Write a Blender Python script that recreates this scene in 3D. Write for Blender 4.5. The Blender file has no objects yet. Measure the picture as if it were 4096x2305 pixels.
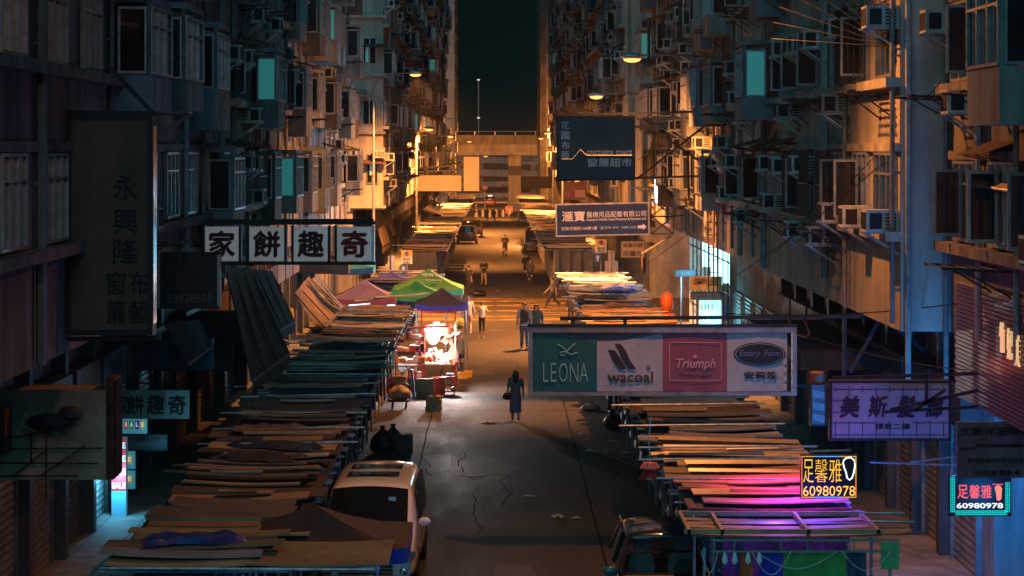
import bpy, math, random
from mathutils import Vector, Matrix
R = math.radians
sc = bpy.context.scene
COL = sc.collection

# ------------------------------------------------------------------ camera
F, VX, VY, EYE = 10000.0, 1980.0, 600.0, 8.4      # focal length in pixels of a 4096 wide frame, vanishing point, eye height
cam = bpy.data.cameras.new('camera')
cam.sensor_width = 36.0
cam.lens = 36.0 * F / 4096.0
cam.shift_x = (2048 - VX) / 4096.0
cam.shift_y = -(1152.5 - VY) / 4096.0
cam.clip_start, cam.clip_end = 0.5, 4000
camo = bpy.data.objects.new('camera', cam)
camo.location = (0, 0, EYE)
camo.rotation_euler = (R(90), 0, 0)
COL.objects.link(camo)
sc.camera = camo

# ------------------------------------------------------------------ night sky, added blue fill light, exposure
wd = bpy.data.worlds.new('World'); sc.world = wd; wd.use_nodes = True
nt = wd.node_tree; nt.nodes.clear()
sky = nt.nodes.new('ShaderNodeTexSky'); sky.sky_type = 'NISHITA'; sky.sun_disc = False
sky.sun_elevation = R(-6.0); sky.sun_rotation = R(200)
tint = nt.nodes.new('ShaderNodeMix'); tint.data_type = 'RGBA'; tint.blend_type = 'MIX'
tint.inputs[0].default_value = 0.997
tint.inputs[7].default_value = (0.009, 0.050, 0.050, 1)
bg = nt.nodes.new('ShaderNodeBackground'); bg.inputs[1].default_value = 0.045
wo = nt.nodes.new('ShaderNodeOutputWorld')
nt.links.new(sky.outputs[0], tint.inputs[6]); nt.links.new(tint.outputs[2], bg.inputs[0]); nt.links.new(bg.outputs[0], wo.inputs[0])
sun = bpy.data.lights.new('blue_fill_sun', 'SUN'); sun.energy = 0.42; sun.angle = R(80); sun.color = (0.09, 0.56, 0.80)  # dim soft blue fill added for the near walls, no real moon
suno = bpy.data.objects.new('blue_fill_sun', sun); COL.objects.link(suno)
suno.rotation_euler = Vector((0.20, 0.80, -0.52)).to_track_quat('-Z', 'Y').to_euler()
sc.view_settings.view_transform = 'Standard'; sc.view_settings.look = 'None'
sc.view_settings.exposure = 1.4; sc.view_settings.gamma = 1.0; sc.view_settings.use_curve_mapping = False
sc.render.engine = 'CYCLES'
sc.cycles.use_denoising = True
sc.cycles.max_bounces = 5; sc.cycles.diffuse_bounces = 3; sc.cycles.glossy_bounces = 3; sc.cycles.transmission_bounces = 3
sc.cycles.sample_clamp_indirect = 4.0
sc.cycles.caustics_reflective = False; sc.cycles.caustics_refractive = False

# ------------------------------------------------------------------ helpers
def pos(sx, sy, D):
    return Vector(((sx - VX) * D / F, D, EYE - (sy - VY) * D / F))
def gd(sy, z=0.0):                     # depth of a point of height z seen at row sy
    return (EYE - z) * F / (sy - VY)
def gnd(sx, sy):
    D = gd(sy); return Vector(((sx - VX) * D / F, D, 0.0))

class MB:
    def __init__(s): s.v = []; s.f = []
    def add(s, vs, fs):
        n = len(s.v); s.v += [tuple(v) for v in vs]; s.f += [tuple(i + n for i in f) for f in fs]; return s
    def box(s, x0, x1, y0, y1, z0, z1, M=None):
        vs = [Vector(p) for p in ((x0,y0,z0),(x1,y0,z0),(x1,y1,z0),(x0,y1,z0),(x0,y0,z1),(x1,y0,z1),(x1,y1,z1),(x0,y1,z1))]
        if M is not None: vs = [M @ v for v in vs]
        return s.add(vs, ((0,3,2,1),(4,5,6,7),(0,1,5,4),(1,2,6,5),(2,3,7,6),(3,0,4,7)))
    def bar(s, p, q, w, h=None):       # square bar between two points
        p, q = Vector(p), Vector(q); h = h or w; d = q - p
        if d.length < 1e-6: return s
        rot = d.to_track_quat('Z', 'Y').to_matrix().to_4x4()
        return s.box(-w/2, w/2, -h/2, h/2, 0, d.length, Matrix.Translation(p) @ rot)
    def tube(s, pts, r, n=6, caps=True):
        pts = [Vector(p) for p in pts]; rs = r if isinstance(r, (list, tuple)) else [r] * len(pts)
        rings = []
        for i, p in enumerate(pts):
            d = (pts[min(i+1, len(pts)-1)] - pts[max(i-1, 0)])
            q = d.to_track_quat('Z', 'Y') if d.length > 1e-9 else Vector((0,0,1)).to_track_quat('Z','Y')
            rings.append([p + q @ Vector((math.cos(a)*rs[i], math.sin(a)*rs[i], 0)) for a in [2*math.pi*k/n for k in range(n)]])
        vs = [v for r_ in rings for v in r_]; fs = []
        for i in range(len(pts)-1):
            for k in range(n):
                a, b = i*n+k, i*n+(k+1) % n
                fs.append((a, b, b+n, a+n))
        if caps: fs += [tuple(reversed(range(n))), tuple(range((len(pts)-1)*n, len(pts)*n))]
        return s.add(vs, fs)
    def lathe(s, prof, n=12, c=(0,0,0), M=None):     # profile of (r, z)
        vs = []; fs = []
        for r, z in prof:
            for k in range(n):
                a = 2*math.pi*k/n; v = Vector((r*math.cos(a)+c[0], r*math.sin(a)+c[1], z+c[2]))
                vs.append(M @ v if M is not None else v)
        for i in range(len(prof)-1):
            for k in range(n):
                a, b = i*n+k, i*n+(k+1) % n; fs.append((a, b, b+n, a+n))
        fs += [tuple(reversed(range(n))), tuple(range((len(prof)-1)*n, len(prof)*n))]
        return s.add(vs, fs)
    def ell(s, c, rx, ry, rz, n=10, m=6, M=None):
        vs = []; fs = []
        for i in range(m+1):
            t = math.pi*i/m; t = min(max(t, 0.06), math.pi-0.06)
            for k in range(n):
                a = 2*math.pi*k/n; v = Vector((c[0]+rx*math.sin(t)*math.cos(a), c[1]+ry*math.sin(t)*math.sin(a), c[2]-rz*math.cos(t)))
                vs.append(M @ v if M is not None else v)
        for i in range(m):
            for k in range(n):
                a, b = i*n+k, i*n+(k+1) % n; fs.append((a, b, b+n, a+n))
        fs += [tuple(reversed(range(n))), tuple(range(m*n, (m+1)*n))]
        return s.add(vs, fs)
    def prism(s, poly, x0, x1, axis='x'):   # polygon of (a, b), extruded along an axis
        n = len(poly)
        def P(a, b, t): return (t, a, b) if axis == 'x' else ((a, t, b) if axis == 'y' else (a, b, t))
        vs = [P(a, b, x0) for a, b in poly] + [P(a, b, x1) for a, b in poly]
        fs = [tuple(range(n)), tuple(reversed(range(n, 2*n)))] + [(i, (i+1) % n + 0, (i+1) % n + n, i+n) for i in range(n)]
        return s.add(vs, [tuple(f) for f in fs])
    def mesh(s, name, mat=None, smooth=False):
        me = bpy.data.meshes.new(name); me.from_pydata(s.v, [], s.f); me.validate(); me.update()
        import bmesh
        b = bmesh.new(); b.from_mesh(me); bmesh.ops.recalc_face_normals(b, faces=b.faces); b.to_mesh(me); b.free()
        if smooth:
            me.shade_smooth()
            me.set_sharp_from_angle(angle=R(38))
        if mat: me.materials.append(mat)
        return me
    def build(s, name, mat, parent=None, loc=None, smooth=False, bevel=0.0, rot=None):
        o = link(name, s.mesh(name, mat, smooth), parent, loc, rot)
        if bevel:
            m = o.modifiers.new('b', 'BEVEL'); m.width = bevel; m.segments = 2; m.limit_method = 'ANGLE'
        return o
def link(name, data, parent=None, loc=None, rot=None):
    o = bpy.data.objects.new(name, data); COL.objects.link(o)
    if parent is not None: o.parent = parent
    if loc is not None: o.location = loc
    if rot is not None: o.rotation_euler = rot
    return o
def tag(o, label=None, cat=None, group=None, kind=None):
    if label: o['label'] = label
    if cat: o['category'] = cat
    if group: o['group'] = group
    if kind: o['kind'] = kind
    return o
def thing(name, label, cat, loc=(0,0,0), rz=0.0, group=None):
    o = link(name, None, None, loc, (0, 0, rz)); o.empty_display_size = 0.1
    return tag(o, label, cat, group)
KIDS = {}
def copy_tree(o, parent=None):
    c = o.copy(); COL.objects.link(c); c.parent = parent
    for ch in o.children: copy_tree(ch, c)
    return c
ORD = 'first second third fourth fifth sixth seventh eighth ninth tenth eleventh twelfth thirteenth fourteenth fifteenth sixteenth seventeenth eighteenth nineteenth twentieth'.split()
def ordw(i):
    if i < 20: return ORD[i]
    t = {2:'twenty', 3:'thirty', 4:'forty', 5:'fifty'}[(i+1)//10]
    return t + '-' + ORD[(i+1) % 10 - 1] if (i+1) % 10 else {3:'thirtieth', 4:'fortieth', 5:'fiftieth', 2:'twentieth'}[(i+1)//10]

# ------------------------------------------------------------------ materials
MATS = {}
def mat(name, col, rough=0.7, metal=0.0, var=0.25, scale=4.0, bump=0.0, streak=0.0, rnd=0.0, spec=0.5, coat=0.0, trans=0.0):
    if name in MATS: return MATS[name]
    m = bpy.data.materials.new(name); m.use_nodes = True; t = m.node_tree; b = t.nodes['Principled BSDF']
    b.inputs['Roughness'].default_value = rough; b.inputs['Metallic'].default_value = metal
    b.inputs['Specular IOR Level'].default_value = spec; b.inputs['Coat Weight'].default_value = coat
    tc = t.nodes.new('ShaderNodeTexCoord')
    n = t.nodes.new('ShaderNodeTexNoise'); n.inputs['Scale'].default_value = scale; n.inputs['Detail'].default_value = 7; n.inputs['Roughness'].default_value = 0.65
    oi = t.nodes.new('ShaderNodeObjectInfo')
    of = t.nodes.new('ShaderNodeVectorMath'); of.operation = 'ADD'
    mul = t.nodes.new('ShaderNodeVectorMath'); mul.operation = 'SCALE'; mul.inputs[0].default_value = (13.7, 7.1, 3.3)
    t.links.new(oi.outputs['Random'], mul.inputs['Scale'])
    t.links.new(tc.outputs['Object'], of.inputs[0]); t.links.new(mul.outputs[0], of.inputs[1])
    t.links.new(of.outputs[0], n.inputs['Vector'])
    rp = t.nodes.new('ShaderNodeMapRange'); rp.inputs[1].default_value = 0.28; rp.inputs[2].default_value = 0.72
    rp.inputs[3].default_value = 1 - var * 1.5; rp.inputs[4].default_value = 1 + var
    t.links.new(n.outputs[0], rp.inputs[0]); fac = rp.outputs[0]
    if streak:
        mp = t.nodes.new('ShaderNodeMapping'); mp.inputs['Scale'].default_value = (1.0, 1.0, 0.13)
        n2 = t.nodes.new('ShaderNodeTexNoise'); n2.inputs['Scale'].default_value = 1.6; n2.inputs['Detail'].default_value = 6
        t.links.new(of.outputs[0], mp.inputs[0]); t.links.new(mp.outputs[0], n2.inputs['Vector'])
        r2 = t.nodes.new('ShaderNodeMapRange'); r2.inputs[1].default_value = 0.36; r2.inputs[2].default_value = 0.62
        r2.inputs[3].default_value = 1 - streak; r2.inputs[4].default_value = 1.0
        t.links.new(n2.outputs[0], r2.inputs[0])
        mm = t.nodes.new('ShaderNodeMath'); mm.operation = 'MULTIPLY'; t.links.new(fac, mm.inputs[0]); t.links.new(r2.outputs[0], mm.inputs[1]); fac = mm.outputs[0]
    if rnd:
        r3 = t.nodes.new('ShaderNodeMapRange'); r3.inputs[3].default_value = 1 - rnd; r3.inputs[4].default_value = 1 + rnd
        t.links.new(oi.outputs['Random'], r3.inputs[0])
        mm = t.nodes.new('ShaderNodeMath'); mm.operation = 'MULTIPLY'; t.links.new(fac, mm.inputs[0]); t.links.new(r3.outputs[0], mm.inputs[1]); fac = mm.outputs[0]
    cm = t.nodes.new('ShaderNodeVectorMath'); cm.operation = 'SCALE'; cm.inputs[0].default_value = col[:3]
    t.links.new(fac, cm.inputs['Scale']); t.links.new(cm.outputs[0], b.inputs['Base Color'])
    if bump:
        bp = t.nodes.new('ShaderNodeBump'); bp.inputs['Strength'].default_value = bump; bp.inputs['Distance'].default_value = 0.05
        n3 = t.nodes.new('ShaderNodeTexNoise'); n3.inputs['Scale'].default_value = scale * 5; n3.inputs['Detail'].default_value = 5
        t.links.new(of.outputs[0], n3.inputs['Vector'])
        t.links.new(n3.outputs[0], bp.inputs['Height']); t.links.new(bp.outputs[0], b.inputs['Normal'])
        rr = t.nodes.new('ShaderNodeMapRange'); rr.inputs[3].default_value = max(0.05, rough-0.12); rr.inputs[4].default_value = min(1, rough+0.12)
        t.links.new(n3.outputs[0], rr.inputs[0]); t.links.new(rr.outputs[0], b.inputs['Roughness'])
    if trans: b.inputs['Transmission Weight'].default_value = trans
    MATS[name] = m; return m
def emit(name, col, strength):
    if name in MATS: return MATS[name]
    m = bpy.data.materials.new(name); m.use_nodes = True; b = m.node_tree.nodes['Principled BSDF']
    b.inputs['Base Color'].default_value = (*col, 1); b.inputs['Emission Color'].default_value = (*col, 1)
    b.inputs['Emission Strength'].default_value = strength; b.inputs['Roughness'].default_value = 0.6
    MATS[name] = m; return m
def lamp(parent, loc, col, watts, radius=0.1, kind='POINT', rot=None, size=None, spot=None, blend=0.5, name='bulb'):
    l = bpy.data.lights.new(name, kind); l.color = col; l.energy = watts
    if kind in ('POINT', 'SPOT'): l.shadow_soft_size = radius
    if kind == 'SPOT': l.spot_size = spot; l.spot_blend = blend
    if kind == 'AREA':
        l.shape = 'RECTANGLE'; l.size, l.size_y = size
    return link(name, l, parent, loc, rot)

SODIUM = (1.0, 0.33, 0.07)
m_steel = mat('dark_steel', (0.035, 0.035, 0.038), 0.55, 0.6, 0.5, 6)
m_galv = mat('galvanised_steel', (0.42, 0.42, 0.42), 0.42, 0.7, 0.4, 8)
m_white = mat('aged_white_paint', (0.55, 0.54, 0.50), 0.6, 0, 0.3, 5, streak=0.35)
m_acw = mat('yellowed_plastic', (0.50, 0.48, 0.42), 0.55, 0, 0.35, 6, streak=0.4, rnd=0.3)
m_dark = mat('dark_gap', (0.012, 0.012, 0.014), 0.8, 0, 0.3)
m_glass = mat('dark_window_glass', (0.02, 0.025, 0.03), 0.09, 0, 0.3, 2, rnd=0.6, spec=0.8)
m_alu = mat('aluminium_frame', (0.35, 0.35, 0.35), 0.4, 0.55, 0.3, 5, rnd=0.3)
m_conc = mat('stained_concrete', (0.30, 0.28, 0.25), 0.85, 0, 0.35, 0.6, bump=0.3, streak=0.45)
m_rust = mat('rusty_metal', (0.16, 0.075, 0.04), 0.8, 0.2, 0.6, 5)
m_pipe = mat('painted_drain_pipe', (0.30, 0.29, 0.27), 0.5, 0, 0.3, 4, streak=0.4, rnd=0.35)
m_win_cyan = emit('lit_window_cyan', (0.10, 0.75, 0.85), 0.16)
m_win_green = emit('lit_window_green', (0.25, 0.62, 0.40), 0.05)
m_win_teal = emit('lit_window_teal', (0.08, 0.50, 0.45), 0.07)
m_win_warm = emit('lit_window_warm', (1.0, 0.55, 0.25), 0.15)
# ================================================================== SETTING
# ---- asphalt, with fine grain, worn lighter wheel tracks and stains
def asphalt(name, col, dark):
    m = bpy.data.materials.new(name); m.use_nodes = True; t = m.node_tree; b = t.nodes['Principled BSDF']
    tc = t.nodes.new('ShaderNodeTexCoord')
    big = t.nodes.new('ShaderNodeTexNoise'); big.inputs['Scale'].default_value = 0.35; big.inputs['Detail'].default_value = 8; big.inputs['Roughness'].default_value = 0.7
    mp = t.nodes.new('ShaderNodeMapping'); mp.inputs['Scale'].default_value = (1.0, 0.25, 1)
    t.links.new(tc.outputs['Object'], mp.inputs[0]); t.links.new(mp.outputs[0], big.inputs['Vector'])
    fine = t.nodes.new('ShaderNodeTexNoise'); fine.inputs['Scale'].default_value = 14; fine.inputs['Detail'].default_value = 4
    mf = t.nodes.new('ShaderNodeMapping'); mf.inputs['Scale'].default_value = (1.0, 0.22, 1)
    t.links.new(tc.outputs['Object'], mf.inputs[0]); t.links.new(mf.outputs[0], fine.inputs['Vector'])
    mx = t.nodes.new('ShaderNodeMix'); mx.data_type = 'RGBA'; mx.inputs[6].default_value = (*dark, 1); mx.inputs[7].default_value = (*col, 1)
    ad = t.nodes.new('ShaderNodeMath'); ad.operation = 'ADD'; ad.inputs[1].default_value = -0.5
    sm = t.nodes.new('ShaderNodeMath'); sm.operation = 'MULTIPLY_ADD'; sm.inputs[1].default_value = 1.1
    t.links.new(fine.outputs[0], ad.inputs[0]); t.links.new(ad.outputs[0], sm.inputs[0]); t.links.new(big.outputs[0], sm.inputs[2])
    rp = t.nodes.new('ShaderNodeMapRange'); rp.inputs[1].default_value = 0.3; rp.inputs[2].default_value = 0.68
    t.links.new(sm.outputs[0], rp.inputs[0]); t.links.new(rp.outputs[0], mx.inputs[0]); t.links.new(mx.outputs[2], b.inputs['Base Color'])
    rr = t.nodes.new('ShaderNodeMapRange'); rr.inputs[1].default_value = 0.3; rr.inputs[2].default_value = 0.7; rr.inputs[3].default_value = 0.48; rr.inputs[4].default_value = 0.85
    t.links.new(big.outputs[0], rr.inputs[0]); t.links.new(rr.outputs[0], b.inputs['Roughness'])
    bp = t.nodes.new('ShaderNodeBump'); bp.inputs['Strength'].default_value = 0.8; bp.inputs['Distance'].default_value = 0.03
    f2 = t.nodes.new('ShaderNodeTexNoise'); f2.inputs['Scale'].default_value = 26; f2.inputs['Detail'].default_value = 3
    m2 = t.nodes.new('ShaderNodeMapping'); m2.inputs['Scale'].default_value = (1.0, 0.35, 1)
    t.links.new(tc.outputs['Object'], m2.inputs[0]); t.links.new(m2.outputs[0], f2.inputs['Vector'])
    t.links.new(f2.outputs[0], bp.inputs['Height']); t.links.new(bp.outputs[0], b.inputs['Normal'])
    return m
m_asph = asphalt('asphalt', (0.052, 0.044, 0.038), (0.018, 0.016, 0.014))
m_ground = mat('rough_ground', (0.06, 0.058, 0.055), 0.9, 0, 0.4, 0.3)
tag(MB().add([(-700,-100,-0.02),(700,-100,-0.02),(700,1500,-0.02),(-700,1500,-0.02)], [(0,1,2,3)]).build('ground', m_ground), kind='structure')
road = tag(MB().add([(-6.4,-30,0),(6.4,-30,0),(6.4,420,0),(-6.4,420,0)], [(0,1,2,3)]).build('road', m_asph), kind='structure')
tag(MB().add([(-120,122.3,0.004),(120,122.3,0.004),(120,141.7,0.004),(-120,141.7,0.004)], [(0,1,2,3)]).build('side_road', m_asph), kind='structure')
tag(MB().add([(-200,330,0.004),(200,330,0.004),(200,420,0.004),(-200,420,0.004)], [(0,1,2,3)]).build('cross_road', m_asph), kind='structure')
m_joint = mat('joint_tar', (0.010, 0.009, 0.008), 0.95, spec=0.1)
m_yel = mat('worn_yellow_paint', (0.62, 0.36, 0.03), 0.6, 0, 0.5, 3)
rnd = random.Random(3)
for x in (-2.02, 2.26):
    pts = [(x + rnd.uniform(-.02, .02), 44 + 2*i) for i in range(39)]
    b = MB()
    for (xa, ya), (xb, yb) in zip(pts, pts[1:]):
        b.add([(xa-.022, ya, .004), (xa+.022, ya, .004), (xb+.022, yb, .004), (xb-.022, yb, .004)], [(0,1,2,3)])
    b.build('joint', m_joint, road)
for y in (80.6, 107.0):
    MB().add([(-6, y, .0045), (6, y, .0045), (6, y+.07, .0045), (-6, y+.07, .0045)], [(0,1,2,3)]).build('joint', m_joint, road)
mh = MB().lathe([(0.36, 0.0), (0.36, 0.006), (0.30, 0.006), (0.30, 0.004)], 20)
mh.build('manhole_cover', m_steel, road, gnd(2110, 2018) + Vector((0,0,0.001)))
b = [((-6.2, 123.2), (6.2, 123.2)), ((-6.2, 140.6), (6.2, 140.6))]
b += [((-6.2, 123.2 + 4.4*k), (6.2, 123.2 + 4.4*k + 5.5)) for k in range(-1, 4)] + [((6.2, 123.2 + 4.4*k), (-6.2, 123.2 + 4.4*k + 5.5)) for k in range(-1, 4)]
for (xa, ya), (xb, yb) in b:
    ya, yb = max(ya, 123.2), min(yb, 140.8)
    MB().add([(xa, ya, .008), (xb, yb, .008), (xb, yb+.22, .008), (xa, ya+.22, .008)], [(0,1,2,3)]).build('yellow_marking', m_yel, road)
m_patch = [asphalt('asphalt_patch_%d' % i, c, d) for i, (c, d) in enumerate((((.045,.043,.042), (.018,.017,.017)), ((.095,.09,.085), (.05,.047,.045)), ((.035,.032,.03), (.012,.012,.012))))]
for i in range(44):
    y = 48 + 75*(i/44.0)**1.1 + rnd.uniform(-1, 1); x = rnd.uniform(-2.9, 2.6); w, h = rnd.uniform(.25, 1.3), rnd.uniform(.5, 4.0)
    n = 9; pts = [(x + w/2*math.copysign(abs(math.cos(a))**.5, math.cos(a))*rnd.uniform(.8, 1.1), y + h/2*math.copysign(abs(math.sin(a))**.5, math.sin(a))*rnd.uniform(.8, 1.1)) for a in [2*math.pi*k/n for k in range(n)]]
    MB().add([(a, b_, .0012 + .00006*i) for a, b_ in pts], [tuple(range(n))]).build('repair_patch', m_patch[i % 3], road)
for i in range(8):
    y = rnd.uniform(50, 118); x = rnd.uniform(-2.6, 2.6); c = MB(); px, py = x, y
    for k in range(9):
        nx, ny = px + rnd.uniform(-.16, .16), py + rnd.uniform(.3, .9); c.add([(px-.012, py, .0045), (px+.012, py, .0045), (nx+.012, ny, .0045), (nx-.012, ny, .0045)], [(0,1,2,3)]); px, py = nx, ny
    c.build('crack', m_joint, road)
for sx, sy in ((2200, 1560), (1900, 1900)): mh.build('manhole_cover', m_steel, road, gnd(sx, sy) + Vector((0,0,0.001)))
# ---- pavements with kerbs and paving slabs
m_pave = mat('paving_concrete', (0.26, 0.25, 0.235), 0.75, 0, 0.35, 1.2, bump=0.25)
m_slab = mat('paving_slab', (0.27, 0.26, 0.24), 0.72, 0, 0.3, 2.0, bump=0.3, rnd=0.18)
m_kerb = mat('granite_kerb', (0.32, 0.31, 0.30), 0.7, 0, 0.3, 5)
for s in (-1, 1):
    for y0, y1 in ((-20, 122), (142, 330)):
        xs = sorted((s*6.7, s*12))
        p = tag(MB().box(xs[0], xs[1], y0, y1, -0.01, 0.13).build('pavement_' + ('left' if s < 0 else 'right'), m_pave), kind='structure')
        k = sorted((s*6.45, s*6.695))
        tag(MB().box(k[0], k[1], y0, y1, -0.01, 0.14).build('kerb_' + ('left' if s < 0 else 'right'), m_kerb), kind='structure')
        if y0 < 0 and s < 0:
            sl = MB().box(-.385, .385, -.585, .585, 0, .02).mesh('slab', m_slab)
            for i in range(3):
                for j in range(46):
                    link('slab', sl, p, (-7.45 - i*0.80, 49 + j*1.2, 0.122 + rnd.uniform(-.004, .004)), (0, 0, 0))

# ---- facades ------------------------------------------------------
def shared(key, fn, _c={}):
    if key not in _c: _c[key] = fn()
    return _c[key]
# local frame of facade pieces: +u out of the wall towards the street, v along the wall, z up  (built as x=u, y=v)
def win_meshes(w, h, n, key):
    def mk():
        f = MB(); t = .055
        f.box(0, .09, -w/2, w/2, 0, t); f.box(0, .09, -w/2, w/2, h-t, h)
        for i in range(n+1):
            v = -w/2 + (w-t) * i / n; f.box(.001, .088, v, v+t, t, h-t)
        f.box(.002, .084, -w/2+t, w/2-t, h*.70, h*.70+t*.8)
        g = MB().box(0.0, .03, -w/2+.02, w/2-.02, .02, h-.02)
        return f.mesh('window', m_alu), g.mesh('pane', m_glass)
    return shared(('win', key), mk)
def leaf_meshes(w, h):
    def mk():
        f = MB(); t = .05
        f.box(0, w, -.02, .02, 0, t); f.box(0, w, -.02, .02, h-t, h); f.box(0, t, -.0195, .0195, t, h-t); f.box(w-t, w, -.0195, .0195, t, h-t)
        return f.mesh('casement', m_alu), MB().box(t*.6, w-t*.6, -.006, .006, t*.6, h-t*.6).mesh('pane', m_glass)
    return shared(('leaf', w, h), mk)
def cage_mesh(w, h, d):
    def mk():
        b = MB(); r = .018
        for z in (0, h*.5, h):
            b.bar((d, -w/2, z), (d, w/2, z), .03)
            for v in (-w/2, w/2): b.bar((0, v, z), (d, v, z), .03)
        n = int(w/.14)
        for i in range(n+1): b.bar((d, -w/2 + w*i/n, 0), (d, -w/2 + w*i/n, h), r)
        for i in range(1, 4):
            for v in (-w/2, w/2): b.bar((d*i/4, v, 0), (d*i/4, v, h), r)
        return b.mesh('window_cage', m_steel)
    return shared(('cage', w, h, d), mk)
def canopy_mesh(w, d):
    def mk():
        b = MB(); n = int(w/.09)
        pr = [(-w/2 + w*i/n, .02*(i % 2)) for i in range(n+1)]
        vs = [(0, v, .22 + e) for v, e in pr] + [(d, v, e) for v, e in pr]
        fs = [(i, i+1, i+n+2, i+n+1) for i in range(n)]
        b.add(vs, fs); b.add([(x, y, z-.012) for x, y, z in vs], [tuple(reversed(f)) for f in fs])
        for v in (-w/2+.05, 0, w/2-.05): b.bar((0, v, -.12), (d*.9, v, .0), .025)
        return b.mesh('metal_canopy', m_rust)
    return shared(('canopy', w, d), mk)
def ac_meshes():
    def mk():
        body = MB().box(0, .62, -.33, .33, 0, .42)
        g = MB()
        for i in range(5): g.box(.06, .26, -.338, -.331, .06 + i*.066, .09 + i*.066)
        g.box(.33, .56, -.336, -.3305, .06, .36)
        for i in range(7): g.box(.6205, .63, -.30 + i*.09, -.25 + i*.09, .05, .37)
        br = MB()
        for v in (0.0,):
            br.bar((0, v, -.42), (.6, v, -.02), .035); br.bar((0, v, -.015), (.66, v, -.015), .03)
        return body.mesh('casing', m_acw), g.mesh('grille', m_dark), br.mesh('bracket', m_galv)
    return shared('ac', mk)
def rack_mesh(w, d):
    def mk():
        b = MB()
        for v in (-w/2, w/2): b.bar((0, v, 0), (d, v, .06), .045); b.bar((0, v, -.45), (d*.7, v, .02), .03)
        for i in range(5): b.bar((d*(.25 + .18*i), -w/2-.15, .03+.01*i), (d*(.25 + .18*i), w/2+.15, .03+.01*i), .028)
        return b.mesh('laundry_rack', m_steel)
    return shared(('rack', w, d), mk)
AC_N = {}
def add_ac(side, x, y, z, label, flip=0):
    a, g, br = ac_meshes()
    t = thing('air_conditioner', label, 'air conditioner', (x, y, z), math.pi if side > 0 else 0.0, 'air conditioners on the facades')
    # the grille must look towards the viewer on both sides of the street
    sy = -1 if side > 0 else 1
    for n_, me, v in (('casing', a, 0), ('grille', g, 0), ('bracket', br, -.3), ('bracket', br, .3)):
        o = link(n_, me, t, (0, v, 0)); o.scale = (1, sy, 1)
    return t
FLOORS = ['lowest', 'second lowest', 'third lowest', 'fourth lowest', 'fifth lowest', 'sixth lowest', 'seventh lowest', 'eighth lowest', 'ninth lowest', 'tenth lowest']
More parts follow.
